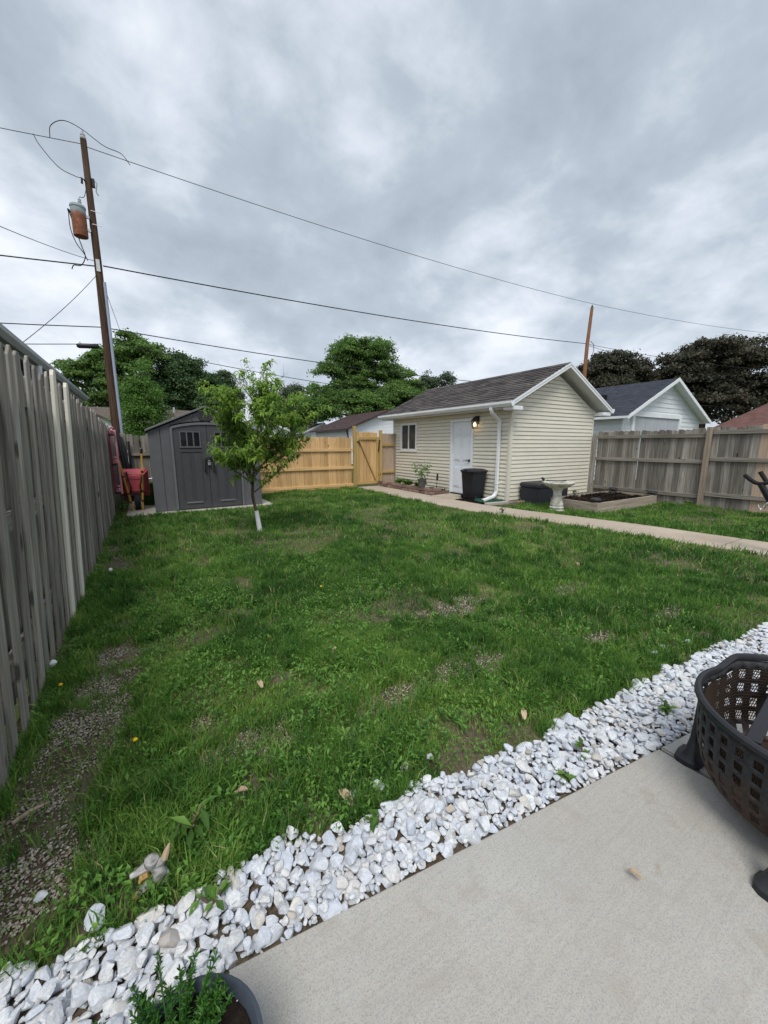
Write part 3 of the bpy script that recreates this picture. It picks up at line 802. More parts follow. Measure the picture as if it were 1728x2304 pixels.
# ================================================================== FENCES
def picket_mesh(w, h, t=.018, ear=.03, across='y', mat='old_wood', seed=0, point=False):
    g = random.Random(seed)
    e1, e2 = ear * g.uniform(.6, 1.3), ear * g.uniform(.6, 1.3)
    a = w / 2
    prof = [(-a, 0), (a, 0), (a * g.uniform(.96, 1), h - e1 * 1.2), (a - e2 * .9, h), (-a + e1 * .9, h - g.uniform(0, .012)), (-a, h - e2 * 1.2)]
    if across == 'y': poly = [(-t / 2, u, z) for u, z in prof]; ext = (t, 0, 0)
    else: poly = [(u, -t / 2, z) for u, z in prof]; ext = (0, t, 0)
    return MB().prism(poly, ext).mesh('picket', mat, bevel=.003)

# --- weathered board-on-board fence along the lawn (leans in a little)
lf = thing('wooden_fence', (-.68, 6.5, 0), 'tall weathered grey board-on-board fence running along the lawn to the shed', 'fence')
LP_ = [picket_mesh(.090, 2.02, .015, .035, 'y', 'old_wood', s) for s in range(5)]
LPb = [picket_mesh(.135, 2.0, .019, .035, 'y', 'old_wood', 20 + s) for s in range(4)]
cream = picket_mesh(.11, 2.06, .024, .03, 'y', 'pale_wood', 40)
def lean(y): return R(float(np.interp(y, [1, 4.6, 8, 11.8], [2.7, 2.5, 1.0, .3])))
def hsc(y): return float(np.interp(y, [1, 4.5, 7, 9, 11.8], [.98, .99, .975, .95, .90]))
y = 1.15; k = 0
while y < 11.7:
    new = abs(y - 3.97) < .006 or abs(y - 4.54) < .006
    w = random.uniform(.93, 1.06)
    o = put('picket', cream if new else random.choice(LP_), lf, (-.662 + (.012 if new else random.uniform(-.006, .006)), y, -.03 + random.uniform(-.02, .015)),
            (random.uniform(-.009, .009), lean(y) + random.uniform(-.004, .004), random.uniform(-.02, .02)), (1, w, hsc(y) + random.uniform(-.012, .012)))
    if new: tag(o, 'fresh cream-coloured picket')
    yb = y + .093
    put('picket', random.choice(LPb), lf, (-.785 + random.uniform(-.006, .006), yb, -.03), (random.uniform(-.008, .008), lean(yb), 0), (1, w, hsc(yb) + random.uniform(-.02, .01)))
    y += .187 + random.uniform(-.007, .007)
    for q in (3.97, 4.54):
        if abs(y - q) < .1: y = q
for z in (.3, 1.05, 1.75):
    for y0 in (1.0, 3.7, 6.4, 9.1):
        y1 = y0 + 2.69
        s0, s1 = math.tan(lean(y0)) * z, math.tan(lean(y1)) * z
        MB().bar((-.722 + s0, y0, z * hsc(y0)), (-.722 + s1, y1, z * hsc(y1)), .04, .088).build('rail', 'old_wood_y', lf)
for y0 in (1.0, 3.7, 6.4, 9.1, 11.72):
    MB().bar((-.85, y0, -.1), (-.85 + math.tan(lean(y0)) * 1.9, y0, 1.85), .09, .09, (0, 1, 0)).build('post', 'old_wood', lf)

# --- old picket fence behind the shed
bf = thing('wooden_fence', (.2, 11.82, 0), 'old greyed picket fence standing behind the wheelbarrow and the shed', 'fence')
BP = [picket_mesh(.135, 1.74, .018, .02, 'x', 'old_wood', 60 + s) for s in range(4)]
x = -.6
while x < 2.25:
    put('picket', random.choice(BP), bf, (x, 11.84, -.03 + random.uniform(-.02, .02)), (0, random.uniform(-.01, .01), 0), (random.uniform(.95, 1.02), 1, random.uniform(.98, 1.01)))
    x += .143
for z in (.3, 1.2): MB().box(-.66, 2.3, 11.78, 11.828, z - .04, z + .045).build('rail', 'old_wood_x', bf)

# --- new cedar fence, post to gate
cf = thing('wooden_fence', (4.2, 11.76, 0), 'new golden cedar privacy fence between the shed and the gate', 'fence')
CP = [picket_mesh(.139, 1.70, .017, .022, 'x', 'cedar', 80 + s) for s in range(5)]
x = 2.32
while x < 5.93:
    put('picket', random.choice(CP), cf, (x, 11.79 + random.uniform(-.002, .002), -.02 + random.uniform(-.012, .012)), (0, random.uniform(-.004, .004), 0))
    x += .1415
for z in (1.26, .67, .085): MB().box(2.25, 5.975, 11.735, 11.778, z - .045, z + .045).build('rail', 'cedar_x', cf, bevel=.004)
MB().box(2.25, 5.975, 11.74, 11.775, -.12, .03).build('kick_board', 'cedar_x', cf, bevel=.004)
MB().box(5.98, 6.075, 11.70, 11.795, -.12, 2.05).build('post', 'treated', cf, bevel=.006)

gt = thing('garden_gate', (6.55, 11.75, 0), 'new cedar gate with a diagonal brace and black latch', 'gate')
GP = [picket_mesh(.139, 1.80, .017, .022, 'x', 'cedar', 90 + s) for s in range(3)]
for i in range(6): put('picket', GP[i % 3], gt, (6.165 + i * .142, 11.79, .06 + random.uniform(-.01, .01)))
MB().box(6.095, 6.185, 11.735, 11.778, .08, 1.70).build('gate_stile', 'treated', gt, bevel=.004)
MB().box(6.885, 6.975, 11.735, 11.778, .08, 1.70).build('gate_stile', 'treated', gt, bevel=.004)
MB().box(6.188, 6.882, 11.737, 11.777, 1.60, 1.70).build('gate_rail', 'treated_x', gt, bevel=.004)
MB().box(6.188, 6.882, 11.737, 11.777, .08, .18).build('gate_rail', 'treated_x', gt, bevel=.004)
MB().bar((6.22, 11.757, 1.55), (6.85, 11.757, .22), .036, .085, (0, 1, 0)).build('brace', 'treated', gt, bevel=.004)
la = MB().box(6.12, 6.24, 11.715, 11.733, 1.51, 1.54); la.lathe((6.17, 11.72, 1.5), [(0, 0), (.035, .005), (.035, .05), (0, .055)], 10)
la.build('latch', 'black_plastic', gt)
MB().bar((6.95, 11.715, 1.20), (6.99, 11.70, 1.60), .03, .03, (0, 1, 0)).build('handle', 'black_plastic', gt)
ef = thing('wooden_fence', (7.4, 11.76, 0), 'short new cedar fence panel between the gate and the garage', 'fence')
EP = [picket_mesh(.139, 1.84, .017, .022, 'x', 'tan_wood', 95 + s) for s in range(3)]
for i in range(4): put('picket', EP[i % 3], ef, (7.155 + i * .142, 11.79, -.02))
for z in (1.43, .48): MB().box(7.105, 7.64, 11.735, 11.778, z - .045, z + .045).build('rail', 'treated_x', ef, bevel=.004)
MB().box(7.005, 7.10, 11.70, 11.795, -.12, 1.93).build('post', 'treated', ef, bevel=.006)
MB().box(7.642, 7.672, 11.70, 11.80, -.12, 1.83).build('post', 'old_wood', ef, bevel=.004)

# --- greyed fence beside the raised bed, seen from its rail side
rf = thing('wooden_fence', (11.2, 4, 0), 'greyed wooden fence with three rails behind the raised bed', 'fence')
RP = [picket_mesh(.148, 1.86, .018, .03, 'y', 'old_wood', 120 + s) for s in range(5)]
TP = picket_mesh(.15, 1.88, .018, .03, 'y', 'tan_wood', 130)
y = 6.36; k = 0
while y > -.6:
    tan = 2.55 < y < 2.9
    up = .03 if y < 3.75 else 0
    o = put('picket', TP if tan else random.choice(RP), rf, (11.235 + random.uniform(-.003, .003), y, -.05 + up), (random.uniform(-.006, .006), 0, 0), (1, random.uniform(.95, 1.01), random.uniform(.99, 1.01)))
    if tan: tag(o, 'replaced tan picket')
    y -= .1395 if abs(y - 5.35) > .07 else .158
for (a, b, up) in ((6.43, 3.85, 0), (3.74, 1.02, .07), (.92, -.7, .07)):
    for z in (1.65, 1.04, .22): MB().box(11.175, 11.222, b, a, z - .045 + up, z + .045 + up).build('rail', 'old_wood_y', rf, bevel=.004)
for y, m, h in ((6.48, 'old_wood', 1.72), (3.795, 'post_wood', 1.84), (.97, 'post_wood', 1.86)):
    MB().box(11.10, 11.19, y - .048, y + .048, -.12, h).build('post', m, rf, bevel=.006)

# ================================================================== RESIN SHED
sh = thing('storage_shed', (1.195, 10.5, .012), 'grey resin garden shed with double doors behind the peach tree', 'shed')
X0, X1, YF, YB, ZB = .07, 2.32, 9.47, 11.5, .012
EZ, RZ, XM = 1.72, 2.23, 1.195
MB().box(X0 + .02, X0 + .05, YF + .03, YB, ZB, EZ).build('side_wall', 'resin', sh)
MB().box(X1 - .05, X1 - .02, YF + .03, YB, ZB, EZ).build('side_wall', 'resin', sh)
MB().prism([(X0 + .052, YB - .03, ZB), (X1 - .052, YB - .03, ZB), (X1 - .052, YB - .03, EZ), (XM, YB - .03, RZ - .03), (X0 + .052, YB - .03, EZ)], (0, .03, 0)).build('back_wall', 'resin', sh)
def top_z(x): return EZ - .015 + (RZ - EZ) * (1 - abs(x - XM) / (XM - X0))
# side panels of the front
for a, b in ((X0, .285), (.29, .478), (1.90, 2.10), (2.105, X1)):
    MB().prism([(a, YF, ZB), (b, YF, ZB), (b, YF, top_z(b)), (a, YF, top_z(a))], (0, .028, 0)).build('wall_panel', 'resin', sh, bevel=.006)
# gable panels above the doors
ARC = lambda x: 1.80 + .10 * (1 - ((x - XM) / .70) ** 2)
gxs = [.482, .70, .92, 1.14, 1.25, 1.47, 1.69, 1.896]
for a, b in zip(gxs, gxs[1:]):
    a2, b2 = a + .003, b - .003
    poly = [(a2, YF, ARC(a2) + .05), (b2, YF, ARC(b2) + .05), (b2, YF, top_z(b2))] + ([(XM, YF, top_z(XM))] if a2 < XM < b2 else []) + [(a2, YF, top_z(a2))]
    MB().prism(poly, (0, .028, 0)).build('wall_panel', 'resin', sh, bevel=.005)
# door surround
sur = MB()
pts = [(.495, ZB)] + [(x, ARC(x)) for x in np.linspace(.495, 1.885, 13)] + [(1.885, ZB)]
for (xa, za), (xb, zb) in zip(pts, pts[1:]): sur.bar((xa, YF - .004, za), (xb, YF - .004, zb), .044, .05, (0, 1, 0) if abs(xa - xb) < .01 else (0, 0, 1))
sur.build('door_surround', 'resin_trim', sh)
for sgn in (-1, 1):
    xa, xb = (.52, 1.187) if sgn < 0 else (1.193, 1.86)
    poly = [(xa, YF - .004, ZB + .02), (xb, YF - .004, ZB + .02)] + [(x, YF - .004, ARC(x) - .03) for x in np.linspace(xb, xa, 7)]
    door = MB().prism(poly, (0, .025, 0)).build('door', 'resin_dark', sh, bevel=.004)
    w0, w1 = (.655, 1.045) if sgn < 0 else (1.345, 1.735)
    for i in range(3):
        a = w0 + (w1 - w0) * i / 3 + .014; b = w0 + (w1 - w0) * (i + 1) / 3 - .014
        MB().box(a, b, YF - .008, YF - .005, 1.415, 1.69).build('pane', 'glass', door)
    fr = MB()
    for i in range(4): q = w0 + (w1 - w0) * i / 3; fr.box(q - .013, q + .013, YF - .02, YF - .0045, 1.40, 1.705)
    fr.box(w0 - .012, w1 + .012, YF - .02, YF - .0046, 1.705, 1.725); fr.box(w0 - .02, w1 + .02, YF - .024, YF - .0046, 1.375, 1.40)
    fr.build('window_frame', 'resin', door)
    for a, b in ((w0 - .01, (w0 + w1) / 2 - .02), ((w0 + w1) / 2 + .02, w1 + .01)):
        for q in ((a, a + .014), (b - .014, b)): MB().box(q[0], q[1], YF - .016, YF - .0046, .24, 1.28).build('door_panel_moulding', 'resin_dark', door)
    MB().box(w0 - .02, w1 + .02, YF - .018, YF - .0046, 1.285, 1.31).build('door_panel_moulding', 'resin_dark', door)
    MB().box(w0 + .03, w1 - .03, YF - .02, YF - .0046, .15, .185).build('kick_moulding', 'resin_trim', door, bevel=.006)
    hx = XM + sgn * .075
    MB().tube([(hx, YF - .006, 1.12), (hx, YF - .055, 1.10), (hx + sgn * .012, YF - .06, .96), (hx + sgn * .012, YF - .055, .86), (hx + sgn * .012, YF - .006, .85)], .017, 8).build('handle', 'black_plastic', door)
MB().box(XM - .06, XM + .06, YF - .03, YF - .009, 1.10, 1.17).build('hasp', 'black_plastic', sh, bevel=.006)
lk = MB().box(XM - .03, XM + .022, YF - .06, YF - .033, .99, 1.05); lk.tube([(XM - .024, YF - .046, 1.05), (XM - .02, YF - .046, 1.09), (XM + .012, YF - .046, 1.09), (XM + .016, YF - .046, 1.05)], .006, 6)
lk.build('padlock', 'steel', sh, bevel=0)
# roof slabs
for sgn in (-1, 1):
    xe = X0 - .05 if sgn < 0 else X1 + .05
    ze = EZ + .01 - .05 * (RZ - EZ) / (XM - X0)
    MB().prism([(xe, YF - .07, ze), (XM - sgn * -.002, YF - .07, RZ + .01), (XM - sgn * -.002, YF - .07, RZ + .05), (xe, YF - .07, ze + .045)], (0, YB - YF + .12, 0)).build('roof', 'resin_trim', sh, bevel=.006)
# oval louvred vent under the ridge
vt = MB(); vt.add([], [])
ring = [(XM + .16 * math.cos(t), YF - .012, 2.045 + .105 * math.sin(t)) for t in np.linspace(0, 2 * math.pi, 18, endpoint=False)]
vt.prism(ring, (0, .011, 0)); vent = vt.build('vent', 'resin_dark', sh)
for i in range(5):
    z = 1.975 + i * .034; w = .14 * math.sqrt(max(.1, 1 - ((z - 2.045) / .105) ** 2))
    MB().box(XM - w, XM + w, YF - .024, YF - .0125, z - .008, z + .008).build('slat', 'resin_dark', vent)

# ================================================================== CREAM GARAGE
ga = thing('garage', (9.4, 9.2, 0), 'small cream vinyl-sided garage with white side door and lit lantern', 'garage')
GX0, GX1, GY0, GY1, WZ = 7.70, 11.15, 6.60, 11.87, 2.40
ms = MB()
ms.box(GX0 + .004, GX1 - .02, GY0 + .004, GY1, -.12, 2.39)
ms.prism([(GX0 + .004, GY0 + .004, 2.391), (GX1 - .02, GY0 + .004, 2.391), (9.425, GY0 + .004, 3.25)], (0, GY1 - GY0 - .02, 0))
ms.build('wall', 'vinyl_trim', ga)
MB().box(GX0 - .02, GX0 + .003, GY0 + .02, GY1, -.12, .045).build('foundation', 'pad', ga)
MB().box(GX0 + .02, GX1, GY0 - .02, GY0 + .003, -.12, .045).build('foundation', 'pad', ga)
EXPO = .1016
def lap_side(y0, y1, z0, z1):
    MB().prism([(GX0, y0, z0), (GX0 - .032, y0, z0 + .001), (GX0 - .033, y0, z0 + .02), (GX0 - .018, y0, z1 - .009), (GX0, y0, z1 - .009)], (0, y1 - y0, 0)).build('siding_board', 'vinyl', ga)
DO = (7.83, 8.77, 0, 2.16); WI = (10.44, 11.40, 1.215, 2.165)
z = .05
while z < 2.36:
    z1 = min(z + EXPO, 2.375); zc = (z + z1) / 2
    cuts = [GY0 + .035]
    if zc < DO[3]: cuts += [DO[0], DO[1]]
    if WI[2] < zc < WI[3]: cuts += [WI[0], WI[1]]
    cuts.append(GY1 - .035)
    for a, b in zip(cuts[0::2], cuts[1::2]): lap_side(a, b, z, z1 - .001)
    z += EXPO
def gable_x(z): return 0 if z < 2.385 else (z - 2.385) / .5
z = .05
while z < 3.22:
    z1 = z + EXPO - .001
    a0, a1 = GX0 + .035 + max(0, gable_x(z)), GX0 + .035 + max(0, gable_x(z1))
    b0, b1 = GX1 - .035 - max(0, gable_x(z)), GX1 - .035 - max(0, gable_x(z1))
    if b1 - a1 > .05:
        y = GY0
        MB().hexa([(a0, y - .033, z), (b0, y - .033, z), (b0, y, z), (a0, y, z), (a1, y - .018, z1 - .009), (b1, y - .018, z1 - .009), (b1, y, z1 - .009), (a1, y, z1 - .009)]).build('siding_board', 'vinyl', ga)
    z += EXPO
for (xa, xb, ya, yb) in ((GX0 - .042, GX0 + .044, GY0 - .042, GY0 + .044), (GX1 - .04, GX1 + .01, GY0 - .042, GY0 + .03), (GX0 - .032, GX0 + .03, GY1 - .034, GY1 + .01)):
    MB().box(xa, xb, ya, yb, .03, 2.40).build('corner_trim', 'vinyl_trim', ga, bevel=.006)
# roof
SL = .5; EXL, EXR, RX, RIDGE = 7.36, 11.49, 9.425, 3.48
ze = RIDGE - (RX - EXL) * SL
roof = MB().prism([(EXL, 6.30, ze - .10), (RX, 6.30, RIDGE - .10), (EXR, 6.30, ze - .10), (EXR, 6.30, ze - .012), (RX, 6.30, RIDGE - .012), (EXL, 6.30, ze - .012)], (0, 5.88, 0)).build('roof', 'soffit', ga)
ang = math.atan(SL); ca, sa = math.cos(ang), math.sin(ang)
tab = MB().hexa([(0, 0, 0), (.336, 0, 0), (.336, .30, 0), (0, .30, 0), (0, 0, .028), (.336, 0, .028), (.336, .30, .006), (0, .30, .006)]).mesh('shingle', 'shingle')
MX = Matrix(((0, ca, -sa), (-1, 0, 0), (0, sa, ca))).to_euler()
rows, colsn = 15, 18
step = (math.hypot(RX - EXL, RIDGE - ze) + .02) / rows; wid = 5.93 / colsn
for i in range(rows):
    for j in range(colsn):
        d = i * step - .03
        yy = 12.205 - j * wid - (.0 if i % 2 == 0 else 0)
        sx = (wid - random.uniform(.003, .006)) / .336
        p = Vector((EXL + ca * d - sa * (.002 + .004 * (i % 2) * 0), yy, ze - .012 + sa * d + .002)) + Vector((-sa, 0, ca)) * random.uniform(0, .004)
        off = ((i * 7) % 5 - 2) * .028
        if j in (0, colsn - 1): off = 0
        put('shingle', tab, roof, (p.x, p.y + off, p.z), MX, (sx * (1.0 if off == 0 else .999), step / .30 * 1.35, 1))
MB().prism([(RX + .001, 6.28, RIDGE + .012), (EXR + .03, 6.28, ze - .003), (EXR + .03, 6.28, ze - .016), (RX + .001, 6.28, RIDGE - .010)], (0, 5.94, 0)).build('shingle_slope', 'shingle', roof)
for j in range(20):
    y0 = 6.28 + j * .297
    MB().prism([(RX - .13, y0, RIDGE - .04), (RX, y0, RIDGE + .03), (RX + .13, y0, RIDGE - .04), (RX, y0, RIDGE + .018)], (0, .292, 0)).build('ridge_cap', 'shingle', roof)
# rake boards
for s, xe in ((1, EXL), (-1, EXR)):
    MB().prism([(xe - s * .01, 6.272, ze - .105), (RX - s * .001, 6.272, RIDGE - .10), (RX - s * .001, 6.272, RIDGE + .012), (xe - s * .01, 6.272, ze + .002)], (0, .026, 0)).build('rake_board', 'white_trim', ga)
    MB().prism([(xe - s * .02, 6.262, ze - .045), (RX - s * .001, 6.262, RIDGE - .03), (RX - s * .001, 6.262, RIDGE + .012), (xe - s * .02, 6.262, ze + .002)], (0, .009, 0)).build('rake_edge', 'white_trim', ga)
    xa, xb = (EXL - .01, GX0 + .02) if s > 0 else (GX1 - .02, EXR + .01)
    MB().box(xa, xb, 6.29, 6.57, ze - .20, ze - .106).build('eave_return', 'white_trim', ga, bevel=.006)
MB().box(EXL + .005, GX0, 6.571, 12.17, ze - .155, ze - .13).build('soffit', 'soffit', ga)
# gutters
for s, xe in ((1, EXL), (-1, EXR)):
    p = [(xe, ze - .125), (xe - s * .07, ze - .125), (xe - s * .115, ze - .06), (xe - s * .115, ze - .008), (xe - s * .095, ze - .008), (xe - s * .095, ze - .05), (xe - s * .06, ze - .105), (xe, ze - .105)]
    g_ = MB().prism([(a, 6.26, b) for a, b in p], (0, 5.98, 0)).build('gutter', 'white_trim', ga)
    MB().prism([(a, 6.245, b) for a, b in (p[0], p[1], p[2], p[3], (xe, ze - .008))], (0, .014, 0)).build('end_cap', 'white_trim', g_)
# downspout
def rect_tube(m, pts, w, d):
    for a, b in zip(pts, pts[1:]): m.bar(a, b, w, d, (1, 0, 0) if abs(Vector(b)[2] - Vector(a)[2]) > abs(Vector(b)[0] - Vector(a)[0]) else (0, 0, 1))
ds = MB(); xg = EXL - .06; xw = GX0 - .075; yd = 6.90
def spout(pts, w, d):
    """rectangular tube through pts in the plane y = yd"""
    vs = []; fs = []
    for i, (x, z) in enumerate(pts):
        d0 = Vector(pts[min(i + 1, len(pts) - 1)]) - Vector(pts[max(i - 1, 0)]); d0.normalize(); nrm = Vector((d0.y, -d0.x))
        for sx, sy in ((-1, -1), (1, -1), (1, 1), (-1, 1)): vs.append((x + nrm.x * d / 2 * sx, yd + w / 2 * sy, z + nrm.y * d / 2 * sx))
    for i in range(len(pts) - 1):
        for k in range(4): fs.append((i * 4 + k, i * 4 + (k + 1) % 4, i * 4 + 4 + (k + 1) % 4, i * 4 + 4 + k))
    fs += [(3, 2, 1, 0)]
    return MB().add(vs, fs)
spout([(xg, ze - .10), (xg, ze - .17), (xg + .03, ze - .23), (xw - .03, ze - .40), (xw, ze - .46), (xw, .55), (xw, .25), (xw - .04, .17), (xw - .11, .12), (xw - .48, .045)], .085, .062).build('downspout', 'white_trim', ga, bevel=.008, smooth=False)
for z in (1.85, .45): MB().box(xw - .036, GX0 - .01, yd - .05, yd + .05, z - .012, z + .012).build('downspout_strap', 'white_trim', ga)
# door
dr = MB().box(GX0 - .006, GX0 + .003, 7.92, 8.69, .05, 2.07).build('door', 'door_white', ga)
for (ya, yb) in ((7.99, 8.26), (8.35, 8.62)):
    for (za, zb) in ((1.70, 1.93), (.98, 1.60), (.22, .82)):
        m = MB().box(GX0 - .016, GX0 - .0065, ya, yb, za, zb); m.box(GX0 - .026, GX0 - .0162, ya + .035, yb - .035, za + .035, zb - .035)
        m.build('door_panel', 'door_white', dr, bevel=.004)
hn = MB().tube([(GX0 - .008, 7.99, 1.0), (GX0 - .055, 7.99, 1.0)], .013, 8); hn.tube([(GX0 - .055, 7.985, 1.0), (GX0 - .058, 8.10, 1.01)], .009, 8)
hn.lathe((GX0 - .008, 7.99, .965), [(0, 0), (.03, 0.), (.03, .07), (0, .07)], 10)
hn.build('handle', 'dark_metal', dr, smooth=True)
for (ya, yb, za, zb) in ((7.84, 7.918, .01, 2.15), (8.692, 8.77, .01, 2.15), (7.918, 8.692, 2.072, 2.15)):
    MB().box(GX0 - .05, GX0 + .002, ya, yb, za, zb).build('door_frame', 'white_trim', ga, bevel=.004)
MB().box(GX0 - .06, GX0 + .002, 7.92, 8.69, .008, .048).build('threshold', 'dark_metal', ga)
# window
wn_ = MB()
for (ya, yb, za, zb) in ((10.45, 10.52, 1.225, 2.155), (11.32, 11.39, 1.225, 2.155), (10.52, 11.32, 2.085, 2.155), (10.52, 11.32, 1.225, 1.295)): wn_.box(GX0 - .04, GX0 + .002, ya, yb, za, zb)
win = wn_.build('window', 'white_trim', ga)
MB().box(GX0 - .032, GX0 + .002, 10.905, 10.95, 1.296, 2.084).build('mullion', 'white_trim', win)
for a, b in ((10.521, 10.904), (10.951, 11.319)): MB().box(GX0 - .012, GX0 - .006, a, b, 1.296, 2.084).build('pane', 'glass2', win)
MB().box(GX0 - .05, GX0 + .002, 10.42, 11.42, 1.185, 1.224).build('sill', 'vinyl_trim', win, bevel=.004)

# lantern by the door (lit)
ln = thing('wall_lantern', (GX0, 7.70, 2.03), 'black wall lantern glowing beside the white garage door', 'lantern')
lx, ly = GX0 - .14, 7.70
MB().box(GX0 - .045, GX0 - .022, ly - .055, ly + .055, 1.98, 2.20).build('back_plate', 'black_plastic', ln, bevel=.005)
MB().tube([(GX0 - .045, ly, 2.15), (lx, ly, 2.19), (lx, ly, 2.16)], .012, 6).build('arm', 'black_plastic', ln)
MB().lathe((lx, ly, 2.06), [(.112, 0), (.108, .012), (.06, .07), (.02, .105), (0, .11)], 6).build('cap', 'black_plastic', ln)
cg = MB()
for k in range(6):
    a = math.pi / 3 * k + .0; cg.bar((lx + .07 * math.cos(a), ly + .07 * math.sin(a), 1.875), (lx + .095 * math.cos(a), ly + .095 * math.sin(a), 2.06), .009, .009)
cg.lathe((lx, ly, 1.86), [(0, 0), (.076, 0), (.076, .014), (0, .014)], 6); cg.build('cage', 'black_plastic', ln)
MB().lathe((lx, ly, 1.876), [(.064, 0), (.088, .18)], 6).build('glass', 'clear', ln)
MB().lathe((lx, ly, 1.91), [(0, 0), (.026, .02), (.034, .06), (.02, .1), (0, .115)], 12).build('bulb', 'bulb', ln, smooth=True)
pl_ = bpy.data.lights.new('lantern_glow', 'POINT'); pl_.energy = .10; pl_.color = (1, .68, .34); pl_.shadow_soft_size = .03
po = bpy.data.objects.new('lantern_glow', pl_); col.objects.link(po); po.location = (lx - .0, ly, 1.86 - .03); 

# ================================================================== THINGS BY THE GARAGE
# edging-block planter
pb = thing('block_planter', (6.95, 10.2, 0), 'low planter edge of reddish stacked blocks along the walkway', 'planter')
blk = MB().box(-.075, .075, -.145, .145, 0, .085).mesh('block', 'brick', bevel=.012, seg=2)
for c in range(2):
    y = 8.80 + c * .09
    while y < 11.55:
        put('block', blk, pb, (6.955 + random.uniform(-.006, .006) + c * .008, y, .006 + c * .087), (0, 0, random.uniform(-.03, .03)), (1, random.uniform(.96, 1.0), random.uniform(.95, 1.03)))
        y += .295
    for k in range(2): put('block', blk, pb, (7.16 + k * .29 if c == 0 else 7.15, 8.75, .006 + c * .087), (0, 0, math.pi / 2 + random.uniform(-.04, .04))) if not (c and k) else None
# green plants in the planter
def small_plant(name, at, n, h, spread, leaf, label, cat, mat='leaf_a', width=.5, group=None, stems=5):
    t = thing(name, at, label, cat, group)
    st = MB(); cs = []; dsn = []
    for s in range(stems):
        a = random.uniform(0, 6.28); hh = h * random.uniform(.55, 1); q = Vector(at) + Vector((math.cos(a) * spread * random.uniform(.2, .8), math.sin(a) * spread * random.uniform(.2, .8), hh))
        mid = (Vector(at) + q) / 2 + Vector((0, 0, hh * .12))
        st.tube([at, mid, q], [.007, .005, .003], 5)
        for i in range(n // stems):
            u = random.uniform(.25, 1) ** .7; p = Vector(at).lerp(mid, u * 2) if u < .5 else mid.lerp(q, u * 2 - 1)
            b = random.uniform(0, 6.28); cs.append(p); dsn.append((math.cos(b), math.sin(b), random.uniform(-.35, .6)))
    st.build('stem', 'leaf_a' if False else 'bark', t)
    cs = np.array([tuple(p - Vector(at)) for p in cs]); dd = np.array(dsn); dd /= np.linalg.norm(dd, axis=1)[:, None]
    nr = np.stack([-dd[:, 0] * dd[:, 2], -dd[:, 1] * dd[:, 2], 1 - dd[:, 2] ** 2 + .001], 1); nr /= np.linalg.norm(nr, axis=1)[:, None]
    Lf = leaf * rng.uniform(.6, 1.15, len(cs)); V, L, S = leaf_quads(cs, dd, nr, Lf, Lf * width)
    o = link('leaves', np_mesh('leaves', V, L, S, mat, np.repeat(rng.random(len(cs)), 4)), t); tag(o, kind='stuff')
    return t
for i, (y, lab) in enumerate(((9.55, 'low leafy plant growing beside the grey pot in the block planter'), (10.15, 'middle one of the low green plants in the block planter'), (10.75, 'low green plant near the gate end of the block planter'))):
    small_plant('planter_plant', (7.18, y, .10), 170, .22, .34, .12, lab, 'plant', 'leaf_c', .45, 'plants in the block planter', 9)

pp = thing('potted_pepper', (6.97, 9.2, .18), 'grey pot with a leafy pepper plant on the planter edge', 'potted plant')
MB().lathe((6.97, 9.2, .182), [(0, 0), (.095, 0), (.125, .20), (.138, .205), (.138, .24), (.122, .24), (.115, .21), (0, .205)], 20).build('pot', 'grey_pot', pp, smooth=True)
stm = MB(); stm.tube([(6.97, 9.2, .385), (6.965, 9.2, .62), (6.975, 9.21, .80)], [.010, .008, .005], 6)
ends = []
for k in range(9):
    a = k * .7 + .3; q = (6.97 + .20 * math.cos(a), 9.2 + .20 * math.sin(a), .74 + .12 * math.sin(k * 2.1)); stm.tube([(6.967, 9.2, .55 + .02 * k), ((6.97 + q[0]) / 2, (9.2 + q[1]) / 2, q[2] + .03), q], [.006, .005, .003], 5); ends.append(q)
stm.build('stem', 'weed', pp)
cs = []; dd = []
for k in range(190):
    if k % 4 == 0: c = (6.97 + random.gauss(0, .06), 9.2 + random.gauss(0, .06), random.uniform(.42, .62))
    else:
        q = random.choice(ends); c = (q[0] + random.gauss(0, .05), q[1] + random.gauss(0, .05), q[2] + random.gauss(0, .05))
    a = random.uniform(0, 6.28); cs.append(c); dd.append((math.cos(a), math.sin(a), random.uniform(-.9, .25)))
cs = np.array(cs) - np.array((6.97, 9.2, .18)); dd = np.array(dd); dd /= np.linalg.norm(dd, axis=1)[:, None]
nr = np.stack([-dd[:, 0] * dd[:, 2], -dd[:, 1] * dd[:, 2], 1 - dd[:, 2] ** 2 + .01], 1); nr /= np.linalg.norm(nr, axis=1)[:, None]
Lf = rng.uniform(.06, .11, len(cs)); V, L, S = leaf_quads(cs, dd, nr, Lf, Lf * .45)
tag(link('leaves', np_mesh('leaves', V, L, S, 'leaf_a', np.repeat(rng.random(len(cs)), 4)), pp), kind='stuff')

# black stake with a solar head stuck in the mulch
sk = thing('solar_stake', (7.3, 8.95, .06), 'thin black solar stake light in the mulch by the garage wall', 'light')
MB().tube([(7.30, 8.95, .03), (7.32, 8.92, .40)], .007, 6).build('stake', 'black_plastic', sk)
MB().tube([(7.32, 8.92, .40), (7.325, 8.912, .58)], [.03, .026], 8).build('lamp_head', 'black_plastic', sk)

